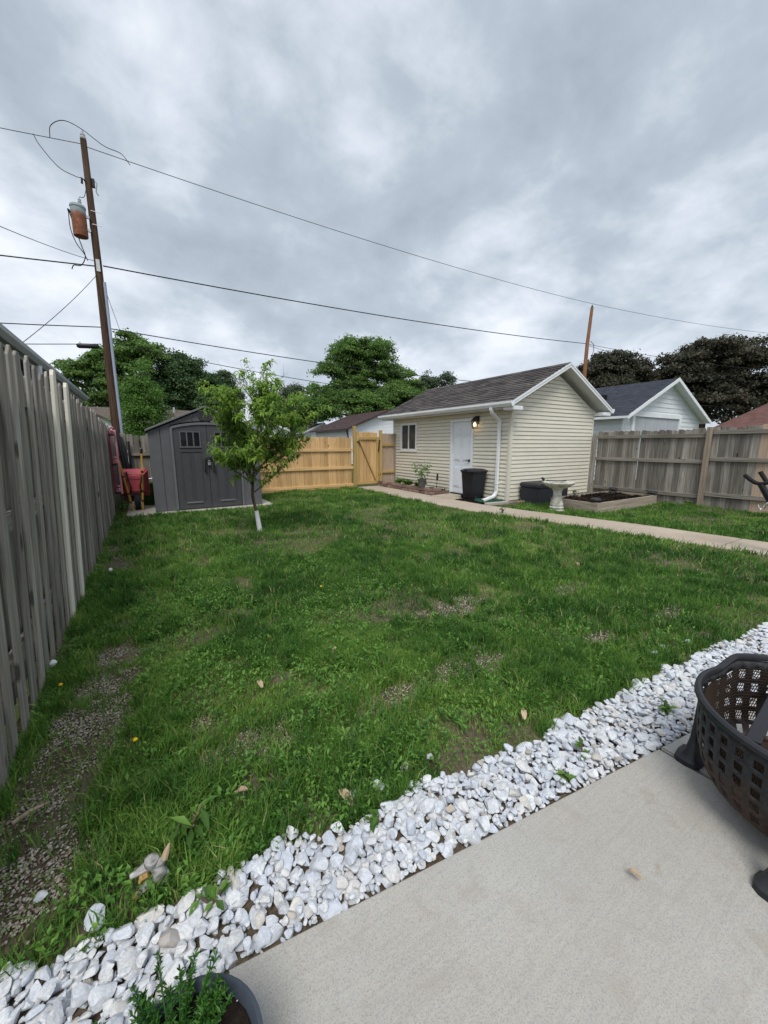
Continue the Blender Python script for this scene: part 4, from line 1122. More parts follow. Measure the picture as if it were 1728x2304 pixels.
# wheeled trash can
tcx, tcy = 7.33, 7.42
tr = thing('trash_can', (tcx, tcy, .01), 'black lidded trash can standing in front of the garage door', 'trash can')
def rsq(a, z):  # rounded square section
    p = 5.0; return 1.0 / ((abs(math.cos(a)) ** p + abs(math.sin(a)) ** p) ** (1 / p))
MB().lathe((tcx, tcy, .012), [(0, 0), (.205, 0), (.215, .03), (.262, .70), (.275, .70), (.275, .735), (.262, .735), (.25, .70), (0, .68)], 40, rsq).build('body', 'black_plastic', tr, smooth=True)
MB().lathe((tcx, tcy, .742), [(.292, 0), (.296, .02), (.282, .035), (.20, .075), (.12, .082), (0, .082)], 40, rsq).build('lid', 'black_plastic', tr, smooth=True)
for s in (-1, 1):
    w = MB(); w.tube([(tcx - .12, tcy + s * .235, .075), (tcx - .12, tcy + s * .275, .075)], .068, 16); w.build('wheel', 'black_rubber', tr)
    MB().tube([(tcx + s * .21, tcy - .02, .765), (tcx + s * .29, tcy - .02, .79), (tcx + s * .29, tcy + .06, .79), (tcx + s * .21, tcy + .06, .765)], .012, 6).build('handle', 'black_plastic', tr)
for k in range(5):
    MB().tube([(tcx - .222 - .0, tcy - .14 + .07 * k, .06), (tcx - .262, tcy - .14 * 1.18 + .07 * 1.18 * k, .66)], .007, 6).build('rib', 'black_plastic', tr)

# splash block and brick by the downspout
spb = thing('splash_block', (7.4, 6.78, 0), 'dark green plastic splash block under the downspout', 'splash block')
MB().box(7.05, 7.62, 6.70, 7.06, .02, .035).build('tray', 'green_plastic', spb, bevel=.004)
for (a, b, c, d) in ((7.05, 7.62, 6.675, 6.698), (7.05, 7.62, 7.062, 7.085)): MB().box(a, b, c, d, .02, .075).build('side', 'green_plastic', spb, bevel=.005)
tag(MB().box(7.76, 8.02, 6.30, 6.42, -.02, .05).build('paving_brick', 'brick', at=(7.9, 6.36, 0), bevel=.006), 'single red brick lying flat beside the deck box', 'brick')
tag(MB().prism([(6.95, 6.56, -.03), (7.64, 6.48, -.03), (7.66, 6.58, -.03), (6.96, 6.66, -.03)], (0, 0, .07)).build('edging_stone', 'pad', at=(7.3, 6.57, 0), bevel=.008), 'pale concrete edging strip beside the green splash block', 'edging')

# deck box
bx0, bx1, by0, by1 = 8.05, 9.2, 5.93, 6.50
db = thing('deck_box', ((bx0 + bx1) / 2, 6.2, 0), 'charcoal slatted deck box against the gable wall', 'storage box')
MB().box(bx0 + .012, bx1 - .012, by0 + .012, by1 - .012, -.02, .40).build('body', 'charcoal', db)
k = 9
for i in range(k):
    a = by0 + .01 + (by1 - by0 - .02) * i / k
    MB().box(bx0 - .004, bx0 + .011, a + .004, a + (by1 - by0 - .02) / k - .004, -.02, .385).build('slat', 'charcoal', db, bevel=.004)
k = 16
for i in range(k):
    a = bx0 + .01 + (bx1 - bx0 - .02) * i / k
    MB().box(a + .004, a + (bx1 - bx0 - .02) / k - .004, by0 - .004, by0 + .011, -.02, .385).build('slat', 'charcoal', db, bevel=.004)
MB().prism([(bx0 - .02, by0 - .02, .402), (bx1 + .02, by0 - .02, .402), (bx1 + .02, by0 - .02, .47), (bx1 - .04, by0 - .02, .505), (bx0 + .04, by0 - .02, .505), (bx0 - .02, by0 - .02, .47)], (0, by1 - by0 + .03, 0)).build('lid', 'charcoal', db, bevel=.006)

# raised bed of stacked timbers
ax0, ax1, ay0, ay1 = 8.15, 10.78, 4.55, 5.68
rb = thing('raised_bed', (9.4, 5.1, 0), 'grey timber raised garden bed filled with dark mulch', 'raised bed')
for c in range(2):
    z0, z1 = -.05 + c * .126, .074 + c * .126; o_ = .004 * c
    MB().box(ax0 + .042, ax1 - .042, ay0 + o_, ay0 + .04 + o_, z0, z1).build('board', 'bed_timber', rb, bevel=.004)
    MB().box(ax0 + .042, ax1 - .042, ay1 - .04, ay1 - o_, z0, z1).build('board', 'bed_timber', rb, bevel=.004)
    MB().box(ax0 + o_, ax0 + .04 + o_, ay0 - .002, ay1 + .002, z0, z1).build('board', 'bed_timber_y', rb, bevel=.004)
    MB().box(ax1 - .04 - o_, ax1 - o_, ay0 - .002, ay1 + .002, z0, z1).build('board', 'bed_timber_y', rb, bevel=.004)
for (x, y) in ((ax0 + .09, ay0 + .09), (ax0 + .09, ay1 - .09), (ax1 - .09, ay0 + .09), (ax1 - .09, ay1 - .09), ((ax0 + ax1) / 2 - .35, ay1 - .09)):
    MB().box(x - .045, x + .045, y - .045, y + .045, 0, .215).build('corner_post', 'bed_timber', rb, bevel=.004)
k1, k2 = 44, 20
xs_ = np.linspace(ax0 + .03, ax1 - .03, k1); ys_ = np.linspace(ay0 + .03, ay1 - .03, k2)
vs = [(x, y, .09 + .11 * float(fbm(x, y, 5, 90, 4)) + .03 * math.sin((x - ax0) / (ax1 - ax0) * 3.14)) for x in xs_ for y in ys_]
MB().add(vs, [(i * k2 + j, (i + 1) * k2 + j, (i + 1) * k2 + j + 1, i * k2 + j + 1) for i in range(k1 - 1) for j in range(k2 - 1)]).build('soil', 'mulch', rb)
# bark chips on the bed
n = 2600; x = rng.uniform(ax0 + .06, ax1 - .06, n); y = rng.uniform(ay0 + .06, ay1 - .06, n)
zz = .09 + .11 * fbm(x, y, 5, 90, 4) + .03 * np.sin((x - ax0) / (ax1 - ax0) * 3.14) + .006
xm = rng.uniform(6.93, 7.68, 1500); ym = np.where(rng.random(1500) < .5, rng.uniform(8.8, 9.6, 1500), rng.uniform(6.75, 7.6, 1500))
zm = np.where(ym > 8, .07, 0.) + .05 * fbm(xm, ym, 9, 21) - .012
def chips(x, y, z):
    n = len(x); d = rng.normal(size=(n, 3)); d[:, 2] *= .4; d /= np.linalg.norm(d, axis=1)[:, None]
    nr = np.stack([-d[:, 0] * d[:, 2], -d[:, 1] * d[:, 2], 1 - d[:, 2] ** 2 + .01], 1); nr /= np.linalg.norm(nr, axis=1)[:, None]
    return leaf_quads(np.stack([x, y, z], 1), d, nr, rng.uniform(.03, .08, n), rng.uniform(.012, .03, n), .3)
V, L, S = chips(x, y, zz); tag(link('bark_chips', np_mesh('bark_chips', V - np.array((9.4, 5.1, 0)), L, S, 'mulch'), rb), kind='stuff')
V, L, S = chips(xm, ym, zm); tag(link('mulch_chips', np_mesh('mulch_chips', V, L, S, 'mulch')), 'loose dark bark mulch beside the garage wall', 'mulch', kind='stuff')
for (x, y, lab) in ((ax0 + .10, ay0 + .10, 'black round solar light on the nearest corner of the raised bed'), (ax0 + .06, ay1 - .12, 'black round solar light on the raised bed corner behind the birdbath'),
                    (ax1 - .10, ay1 - .10, 'black round solar light on the bed corner by the garage end of the fence'), (ax1 - .08, ay0 + .08, 'black round solar light on the bed corner farthest along the fence')):
    s = thing('solar_light', (x, y, .216), lab, 'light', 'solar lights on the raised bed')
    MB().lathe((x, y, .216), [(0, 0), (.055, 0), (.05, .025), (.05, .03), (0, .03)], 16).build('base', 'black_plastic', s, smooth=True)
    MB().lathe((x, y, .247), [(0, 0), (.10, 0), (.118, .014), (.11, .035), (.07, .055), (0, .062)], 20).build('cap', 'charcoal', s, smooth=True)
small_plant('bed_sprout', (9.0, 5.62, .17), 24, .16, .08, .08, 'small green sprout at the back of the raised bed', 'plant', 'leaf_a', .5)

# birdbath
bb = thing('birdbath', (7.66, 5.18, 0), 'mossy cast-stone birdbath on a fluted pedestal beside the walkway', 'birdbath')
bx, by = 7.66, 5.18
MB().lathe((bx, by, -.03), [(0, 0), (.165, 0), (.17, .03), (.155, .06), (.135, .07), (.15, .09), (.15, .115), (.12, .135)], 28).build('base', 'cast_stone', bb, smooth=True)
flute = lambda a, z: 1 + .035 * math.cos(a * 12)
MB().lathe((bx, by, .10), [(.12, 0), (.135, .03), (.125, .07), (.10, .15), (.085, .25), (.085, .32), (.105, .37), (.125, .40)], 96, flute).build('pedestal', 'cast_stone', bb, smooth=True)
rimf = lambda a, z: 1 + .022 * math.cos(a * 16)
MB().lathe((bx, by, .49), [(0, 0), (.13, .0), (.22, .045), (.295, .09), (.325, .11), (.335, .135), (.325, .155), (.295, .15), (.24, .115), (.15, .085), (0, .075)], 96, rimf).build('bowl', 'cast_stone', bb, smooth=True)
MB().lathe((bx, by, .612), [(.265, 0), (.12, .003), (0, .003)], 40).build('water', 'glass', bb)
bd = MB(); 
tag(MB().tube([(bx - .24, by + .19, .655), (bx - .25, by + .20, .70), (bx - .27, by + .215, .72), (bx - .30, by + .235, .715)], [.02, .032, .022, .006], 8).build('bird_ornament', 'charcoal', bb, smooth=True), 'dark bird figure on the rim')
tag(MB().bar((bx - .2, by + .17, .66), (bx + .17, by - .08, .655), .05, .02).build('dark_ring_insert', 'charcoal', bb, bevel=.006), 'dark insert lying across the bowl')
# small dark weed by the walk
small_plant('dark_seedling', (6.35, 5.55, .0), 16, .12, .06, .07, 'small dark seedling at the lawn edge of the walkway near the trash can', 'plant', 'leaf_maple', .5)

# exercise machine at the picture edge, standing on the walk
ex = thing('exercise_machine', (7.15, 1.45, 0), 'black tubular exercise machine handles with a chrome hook beside the walkway', 'exercise machine')
hub = Vector((7.0, 1.745, .925))
MB().tube([(7.0, 1.925, 1.035), (7.0, 1.86, .975), (7.0, 1.80, .935), hub, (7.0, 1.70, .94), (7.02, 1.60, .965)], .026, 12).build('grip', 'black_rubber', ex, smooth=True)
MB().tube([(7.05, 1.785, 1.085), (7.05, 1.735, 1.005), (7.04, 1.70, .955), (7.03, 1.64, .955)], .026, 12).build('grip', 'black_rubber', ex, smooth=True)
MB().tube([(7.0, 1.745, .92), (7.02, 1.68, .80), (7.05, 1.62, .68), (7.1, 1.50, .38), (7.12, 1.40, .10)], [.034, .04, .042, .042, .042], 12).build('post', 'black_plastic', ex, smooth=True)
MB().tube([(7.0, 1.74, .645), (7.0, 1.725, .60), (7.0, 1.70, .582), (7.0, 1.675, .60), (7.0, 1.665, .65), (7.0, 1.645, .68), (7.03, 1.62, .69)], .0115, 10).build('hook', 'chrome', ex, smooth=True)
MB().bar((7.12, 1.40, .05), (7.35, .25, .05), .10, .07).build('beam', 'black_plastic', ex, bevel=.01)
for y in (1.43, .3): MB().bar((6.85, y - .02, .04), (7.45, y + .02, .04), .07, .06).build('foot', 'black_rubber', ex, bevel=.01)
MB().tube([(7.3, .5, .05), (7.3, .48, .72)], .03, 10).build('seat_post', 'dark_metal', ex)
MB().lathe((7.3, .48, .72), [(0, 0), (.12, .0), (.15, .03), (.14, .07), (0, .09)], 20).build('seat', 'black_rubber', ex, smooth=True)

# ================================================================== CORNER BY THE SHED
wb = thing('wheelbarrow', (-.27, 10.1, .012), 'red wheelbarrow stood on its nose between fence and shed', 'wheelbarrow')
for (a, b) in (((-.34, 9.98, .012), (-.52, 10.02, 1.20)), ((-.165, 9.98, .012), (-.075, 10.02, 1.34))):
    A, B = Vector(a), Vector(b)
    hd = MB().bar(A, B, .036, .045, (0, 1, 0)).build('handle', 'yellow_wood', wb, bevel=.006)
    MB().bar(A.lerp(B, .93), A.lerp(B, 1.012), .05, .058, (0, 1, 0)).build('grip', 'black_rubber', hd, bevel=.008)
    for t in (.14, .30, .62): MB().bar(A.lerp(B, t) - Vector((0, .002, 0)), A.lerp(B, t + .03) - Vector((0, .002, 0)), .045, .054, (0, 1, 0)).build('bracket', 'dark_metal', hd)
# tray: underside faces the yard
ty0, ty1 = 10.04, 10.36
def ring(y, x0, x1, z0, z1): return [(x0, y, z0), (x1, y, z0), (x1, y, z1), (x0, y, z1)]
r0 = ring(ty0, -.43, -.10, .40, .80); r1 = ring(ty1, -.53, -.005, .30, .90)
t_ = MB().add(r0 + r1, [(0, 1, 2, 3), (0, 4, 5, 1), (1, 5, 6, 2), (2, 6, 7, 3), (3, 7, 4, 0)])
tray = t_.build('tray', 'red_paint', wb, bevel=.03, seg=3, smooth=True)
MB().tube([r1[0], r1[1], r1[2], r1[3], r1[0]], .012, 6).build('rim', 'red_paint', tray)
MB().box(-.44, -.09, ty0 - .012, ty0 - .003, .70, .775).build('stiffener', 'red_paint', tray, bevel=.004)
wh = MB(); wh.tube([(-.30, 10.08, .195), (-.20, 10.08, .195)], .17, 24); wheel = wh.build('wheel', 'black_rubber', wb, smooth=True)
MB().tube([(-.31, 10.08, .195), (-.19, 10.08, .195)], .085, 16).build('rim', 'dark_metal', wheel, smooth=True)
MB().tube([(-.36, 10.02, .19), (-.14, 10.02, .19)], .012, 8).build('axle', 'steel', wb)
for s, xa in ((-1, -.40), (1, -.11)):
    MB().tube([(xa, 10.03, .86), (xa - s * .04, 9.90, .62), (xa - s * .06, 9.90, .56), (xa - s * .05, 10.02, .40)], .016, 8).build('leg', 'black_plastic', wb, smooth=True)

rk = thing('wall_rack', (-.56, 9.78, .4), 'faded red rack hung on the old fence beside the wheelbarrow', 'rack')
MB().box(-.625, -.595, 9.72, 9.82, .42, 1.72).build('rail', 'dark_red', rk, bevel=.004)
MB().bar((-.50, 9.80, .42), (-.505, 9.80, 1.74), .035, .07, (0, 1, 0)).build('rail', 'faded_red', rk, bevel=.004)
for z in (1.66, 1.06, .47):
    MB().box(-.594, -.52, 9.70, 9.83, z, z + .05).build('shelf', 'faded_red', rk, bevel=.006)
    MB().box(-.62, -.525, 9.695, 9.72, z - .045, z - .004).build('bar', 'black_plastic', rk)
    for dz in (.055, .115): MB().tube([(-.565, 9.70, z + dz), (-.53, 9.66, z + dz + .01)], .022, 8).build('peg', 'faded_red', rk, smooth=True)

for (a, b, r, lab) in (((-.40, 11.5, .02), (-.56, 11.72, 1.80), .045, 'thick black pipe leaning in the fence corner behind the red rack'), ((-.30, 11.45, .02), (-.50, 11.72, 1.62), .04, 'dark green-black pipe leaning beside the thickest pipe in the corner'), ((-.35, 11.7, .02), (-.345, 11.74, 1.52), .022, 'thin dark pole standing upright against the greyed picket fence')):
    o = MB().tube([a, b], r, 10).build('leaning_pipe', 'black_plastic', at=a, smooth=True); tag(o, lab, 'pipe', 'pipes in the fence corner')
hb = thing('green_bin', (-.02, 10.75, 0), 'green tub half hidden between wheelbarrow and shed', 'tub')
MB().lathe((-.02, 10.8, .015), [(0, 0), (.14, 0), (.2, .5), (.215, .5), (.215, .53), (.2, .53), (.19, .5), (.13, .02), (0, .02)], 20).build('body', 'leaf_c', hb, smooth=True)
MB().tube([(-.23, 10.8, .5), (-.15, 10.62, .62), (.08, 10.58, .66), (.19, 10.8, .5)], .012, 6).build('handle', 'steel', hb)
small_plant('corner_weed', (-.52, 9.85, -.02), 60, .36, .14, .10, 'clump of green weeds at the fence foot by the wheelbarrow', 'plant', 'leaf_a', .5, None, 7)

# ================================================================== FIRE PIT
fx, fy, PZ = 2.05, .20, .005
fp = thing('fire_pit', (fx, fy, PZ), 'rusting black steel fire pit with square cut-outs on the concrete patio', 'fire pit')
NA = 160
def bump_z(a):
    d = min(abs((a - R(36) + math.pi) % (2 * math.pi) - math.pi), abs((a - R(216) + math.pi) % (2 * math.pi) - math.pi))
    t = min(1., max(0., (R(40) - d) / R(16))); return .055 * t * t * (3 - 2 * t)
# pierced wall
zs = [.415, .385, .350, .330, .295, .275, .240, .220, .185, .165, .130, .105]
rs = lambda z: float(np.interp(z, [.08, .105, .15, .22, .30, .42], [.30, .325, .350, .367, .376, .383]))
m = MB(); vs = []; fs = []
for z in zs:
    for k in range(NA):
        a = 2 * math.pi * k / NA; zz = z + (bump_z(a) if z == zs[0] else bump_z(a) * max(0, (z - .2) / .25)); vs.append((fx + rs(z) * math.cos(a), fy + rs(z) * math.sin(a), zz))
for i in range(len(zs) - 1):
    for k in range(NA):
        if i % 2 == 1 and i < 11 and k % 4 in (0, 1): continue
        k2 = (k + 1) % NA; fs.append((i * NA + k, i * NA + k2, (i + 1) * NA + k2, (i + 1) * NA + k)[::-1])
m.add(vs, fs); wall = m.build('pierced_wall', 'pit', fp, smooth=True)
sm = wall.modifiers.new('thickness', 'SOLIDIFY'); sm.thickness = .004; sm.offset = 1
# rolled rim
ring_p = [(.377, -.010), (.375, .003), (.381, .014), (.392, .016), (.401, .008), (.402, -.004), (.395, -.012)]
vs = []; fs = []; nr_ = len(ring_p)
for k in range(NA):
    a = 2 * math.pi * k / NA
    for r, dz in ring_p: vs.append((fx + r * math.cos(a), fy + r * math.sin(a), .43 + dz + bump_z(a)))
for k in range(NA):
    for i in range(nr_): fs.append((k * nr_ + i, k * nr_ + (i + 1) % nr_, ((k + 1) % NA) * nr_ + (i + 1) % nr_, ((k + 1) % NA) * nr_ + i))
MB().add(vs, fs).build('rim', 'pit_rim', fp, smooth=True)
MB().lathe((fx, fy, 0), [(.325, .107), (.29, .085), (.2, .07), (0, .065), (0, .075), (.2, .08), (.285, .095), (.32, .112)], 64).build('bowl', 'pit_in', fp, smooth=True)
# wire mesh liner inside
vs = []; fs = []; zz_ = np.linspace(.40, .13, 24); nm = 210
for i, z in enumerate(zz_):
    for k in range(nm): a = 2 * math.pi * (k + .5 * i) / nm; rr = rs(z) - .018; vs.append((fx + rr * math.cos(a), fy + rr * math.sin(a), z + bump_z(a) * max(0, (z - .2) / .25)))
for i in range(17):
    for k in range(nm): fs.append((i * nm + k, i * nm + (k + 1) % nm, (i + 1) * nm + (k + 1) % nm, (i + 1) * nm + k))
me_o = MB().add(vs, fs).build('spark_mesh', 'pit_in', fp); wf = me_o.modifiers.new('wire', 'WIREFRAME'); wf.thickness = .0042; wf.use_replace = True
tag(me_o, kind='stuff')
MB().bar((1.71, .335, .432), (2.30, .392, .415), .042, .012).build('grate_bar', 'dark_metal', fp, bevel=.003)
MB().bar((1.78, -.06, .415), (2.36, .0, .415), .03, .012).build('grate_bar', 'dark_metal', fp, bevel=.003)
MB().lathe((fx, fy, .082), [(.25, 0), (.15, .03), (0, .04)], 24, lambda a, z: 1 + .1 * math.sin(5 * a)).build('ash', 'potting', fp, smooth=True)
for q in range(4):
    a0 = math.pi / 2 * q + R(2)
    dr_ = .03 if q == 2 else (-.012 if q == 1 else 0); er = Vector((math.cos(a0), math.sin(a0), 0)); et = Vector((-math.sin(a0), math.cos(a0), 0)); C0 = Vector((fx, fy, PZ))
    sec = [(.383, .36, .045, .012), (.386, .28, .05, .016), (.388, .20, .058, .022), (.392, .12, .07, .03), (.396, .07, .09, .045), (.400, .032, .118, .075), (.402, .022, .138, .10), (.402, .0, .142, .105)]
    vs = []; nn = 12
    for r, z, w, d in sec:
        for k in range(nn):
            t = 2 * math.pi * k / nn; cx_ = math.copysign(abs(math.cos(t)) ** .6, math.cos(t)); sx_ = math.copysign(abs(math.sin(t)) ** .6, math.sin(t))
            vs.append(C0 + er * (r + dr_ * min(1, max(0, (.3 - z) / .25)) + d / 2 * cx_) + et * (w / 2 * sx_) + Vector((0, 0, z)))
    fs = [(i * nn + k, i * nn + (k + 1) % nn, (i + 1) * nn + (k + 1) % nn, (i + 1) * nn + k)[::-1] for i in range(len(sec) - 1) for k in range(nn)] + [tuple(range(nn))[::-1], tuple((len(sec) - 1) * nn + k for k in range(nn))]
    MB().add(vs, fs).build('leg', 'pit_rim', fp, smooth=True)

# ================================================================== POT BY THE PATIO CORNER
pc = (-.045, .665, .0)
pt = thing('flower_pot', pc, 'slate-blue plastic pot with feathery green plant among white stones', 'potted plant')
MB().lathe(pc, [(0, 0), (.10, 0), (.128, .20), (.138, .205), (.148, .225), (.148, .245), (.138, .252), (.130, .24), (.122, .20), (0, .195)], 40).build('pot', 'blue_pot', pt, smooth=True)
k = 20; vs = [(pc[0], pc[1], .225)]; fs = []
for i in range(1, 8):
    for j in range(k):
        a = 2 * math.pi * j / k; r = .126 * i / 7; x, y = pc[0] + r * math.cos(a), pc[1] + r * math.sin(a); vs.append((x, y, .222 + .02 * float(fbm(x, y, 40, 5))))
for j in range(k): fs.append((0, 1 + j, 1 + (j + 1) % k))
for i in range(6):
    for j in range(k): fs.append((1 + i * k + j, 1 + (i + 1) * k + j, 1 + (i + 1) * k + (j + 1) % k, 1 + i * k + (j + 1) % k))
MB().add(vs, fs).build('soil', 'potting', pt, smooth=True)
pr = MB()
for i in range(34):
    a = random.uniform(0, 6.28); r = .122 * math.sqrt(random.random()); s = random.uniform(.0018, .004); c = Vector((pc[0] + r * math.cos(a), pc[1] + r * math.sin(a), .240))
    pr.add([c + Vector(o_) * s for o_ in oc.tolist()], of.tolist())
tag(pr.build('perlite', 'puff', pt), kind='stuff')
stm = MB(); cs = []; dd = []
for i in range(60):
    a = random.uniform(0, 6.28); b = Vector((pc[0] - .02 + .04 * math.cos(a), pc[1] + .02 + .04 * math.sin(a), .232))
    sp = random.uniform(.02, .10); q = b + Vector((math.cos(a) * sp - .01, math.sin(a) * sp + .03, random.uniform(.035, .085)))
    mid = (b + q) / 2 + Vector((0, 0, .015)); stm.tube([b, mid, q], [.0022, .0018, .001], 4)
    for j in range(85):
        u = random.uniform(.15, 1); p = b.lerp(mid, min(1, u * 2)) if u < .5 else mid.lerp(q, u * 2 - 1); dv = (q - b).normalized()
        sd_ = Vector((random.gauss(0, 1), random.gauss(0, 1), random.gauss(0, .6))).normalized()
        cs.append(tuple(p - Vector(pc))); dd.append(tuple((dv * .7 + sd_).normalized()))
stm.build('stem', 'leaf_pot', pt)
cs = np.array(cs); dd = np.array(dd); ref = rng.normal(size=dd.shape); nr = np.cross(dd, ref); nr /= np.linalg.norm(nr, axis=1)[:, None]; nr *= np.sign(nr[:, 2:3] + 1e-6)
Lf = rng.uniform(.008, .018, len(cs)); V, L, S = leaf_quads(cs, dd, nr, Lf, Lf * .3)
tag(link('leaves', np_mesh('leaves', V, L, S, 'leaf_pot', np.repeat(rng.random(len(cs)), 4)), pt), kind='stuff')

# ================================================================== FIGURINE, SPROUTS, FLOWERS, LITTER
fo = Vector((-.105, 1.295, .0))
fg = thing('garden_figurine', fo, 'weathered grey and orange garden figurine with outstretched arms near the white stones', 'figurine')
cr_ = Vector((math.cos(R(31.5)), -math.sin(R(31.5)), 0)); cu_ = Vector((.0, .0, 1)); cb_ = Vector((math.sin(R(31.5)), math.cos(R(31.5)), 0))
FS = .66
def fpnt(a, h, d=0): return fo + cr_ * a * FS + cu_ * h * FS + cb_ * d * FS
MB().tube([fpnt(.0, -.02), fpnt(.012, .03), fpnt(.024, .06, .01), fpnt(.018, .09, .01), fpnt(.008, .115, .0)], [0.01188, 0.0198, 0.02244, 0.01848, 0.01452], 10).build('body', 'grey_stone', fg, smooth=True)
MB().tube([fpnt(.0, .105), fpnt(-.002, .13), fpnt(.0, .155), fpnt(.004, .168)], [0.01188, 0.02112, 0.02178, 0.00528], 10).build('head', 'grey_stone', fg, smooth=True)
MB().tube([fpnt(-.004, .118), fpnt(-.04, .112, -.01), fpnt(-.066, .098, -.02), fpnt(-.092, .090, -.03)], [0.01056, 0.01386, 0.01056, 0.00858], 8).build('arm', 'grey_stone', fg, smooth=True)
MB().tube([fpnt(.012, .12), fpnt(.045, .135, .01), fpnt(.06, .15, .015)], [0.01188, 0.01188, 0.00924], 8).build('arm', 'grey_stone', fg, smooth=True)
MB().tube([fpnt(.056, .145, .013), fpnt(.066, .18, .02), fpnt(.078, .215, .03)], [0.01056, 0.0099, 0.00264], 8).build('wing', 'dry_leaf', fg, smooth=True)
MB().tube([fpnt(-.005, .05, -.02), fpnt(-.03, .03, -.04), fpnt(-.05, .012, -.055)], [0.01452, 0.0132, 0.00924], 8).build('leg', 'grey_stone', fg, smooth=True)
MB().tube([fpnt(-.048, .018, -.054), fpnt(-.062, .004, -.066), fpnt(-.066, -.018, -.07)], [0.01122, 0.01254, 0.00528], 8).build('foot', 'orange_stone', fg, smooth=True)
MB().tube([fpnt(-.01, .092, -.02), fpnt(-.04, .082, -.03), fpnt(-.048, .06, -.035)], [0.00924, 0.00924, 0.00462], 8).build('beak', 'orange_stone', fg, smooth=True)
small_plant('tall_weed', (.005, 1.42, -.01), 22, .17, .09, .085, 'tall weed with long pointed leaves behind the garden figurine', 'plant', 'leaf_c', .3, None, 4)
small_plant('stone_sprout', (1.62, .86, -.01), 10, .06, .04, .05, 'tiny green sprout among white stones by the patio edge', 'plant', 'leaf_c', .5, None, 3)
small_plant('stone_sprout', (1.42, .83, -.01), 12, .05, .04, .045, 'small sprout beside a dark gap in the stones along the patio', 'plant', 'leaf_c', .5, None, 3)
small_plant('stone_sprout', (2.30, .80, -.01), 16, .07, .045, .05, 'green sprout in the stones right behind the fire pit rim', 'plant', 'leaf_c', .5, None, 3)
small_plant('stone_sprout', (.62, 1.08, -.01), 14, .07, .04, .05, 'green sprout growing from stones at the middle of the bed', 'plant', 'leaf_c', .5, None, 3)
small_plant('stone_sprout', (.05, 1.13, -.01), 14, .07, .04, .05, 'green sprout in the stones below the garden figurine', 'plant', 'leaf_c', .5, None, 3)
small_plant('fence_weed', (11.02, 3.95, -.02), 40, .14, .12, .08, 'green weed at the foot of the brown fence post', 'plant', 'leaf_c', .5, None, 6)
for (x, y, lab, puff) in ((-.55, 2.72, 'yellow dandelion nearest the gravel trail by the old fence', 0), (-.17, 1.99, 'yellow dandelion in the weeds beside the gravel trail', 0), (.35, 5.6, 'yellow dandelion out on the lawn toward the shed', 0), (1.35, 3.4, 'yellow dandelion in the middle of the lawn', 0),
                    (-.62, 2.97, 'white dandelion seed puff at the foot of the old fence', 1), (-.45, 5.0, 'white dandelion seed puff beside the far bare patch', 1)):
    d = thing('dandelion', (x, y, -.01), lab, 'flower', 'dandelions in the lawn')
    h = .065 if not puff else .085
    MB().tube([(x, y, -.02), (x + .004, y, h)], .0025, 5).build('stem', 'weed', d)
    r = .0105 if not puff else .02
    MB().lathe((x + .004, y, h - .004), [(0, 0), (r * .5, .002), (r, .009 if not puff else r), (r * .6, .015 if not puff else r * 1.7), (0, .017 if not puff else r * 2)], 12, lambda a, z: 1 + .14 * math.cos(a * 9)).build('flower_head', 'puff' if puff else 'dandelion', d, smooth=True)
for (x, y, s, lab) in ((.57, 1.22, .045, 'large dry tan leaf at the lawn edge of the stones'), (.21, 1.48, .03, 'dry leaf on the bare soil strip near the stones'), (1.59, 1.17, .035, 'pale dry leaf on brown soil beside the stones'), (.46, 2.17, .035, 'pale curled leaf in the middle of the weeds'), (4.3, 2.57, .05, 'dry tan leaf on the lawn toward the walkway'), (1.0, 2.3, .03, 'small dry leaf in the lawn short of the large gravel patch'), (1.27, .46, .022, 'small brown leaf lying on the concrete patio')):
    a = random.uniform(0, 6.28); pts_ = []
    for t, w in ((0, 0), (.25, .35), (.55, .42), (.8, .25), (1, 0)): pts_.append((t, w))
    m = MB(); vs = []
    for t, w in pts_:
        for sg in (-1, 0, 1): vs.append((x + s * (math.cos(a) * (t - .5) * 2 - math.sin(a) * w * sg), y + s * (math.sin(a) * (t - .5) * 2 + math.cos(a) * w * sg), .035 + s * (.22 * abs(sg) * (1 if t < .6 else -.4) + .16 * math.sin(t * 5))))
    m.add(vs, [(i * 3 + j, (i + 1) * 3 + j, (i + 1) * 3 + j + 1, i * 3 + j + 1) for i in range(4) for j in range(2)])
    o = m.build('dry_leaf', 'dry_leaf', at=(x, y, .03)); so = o.modifiers.new('thickness', 'SOLIDIFY'); so.thickness = .0015
    tag(o, lab, 'leaf', 'dry leaves on the lawn')
tag(MB().tube([(-.57, 1.82, .006), (-.52, 1.845, .012), (-.47, 1.86, .008)], [.008, .009, .005], 6).build('twig', 'tan_wood', at=(-.52, 1.84, 0)), 'pale broken twig lying on the gravel trail', 'twig')

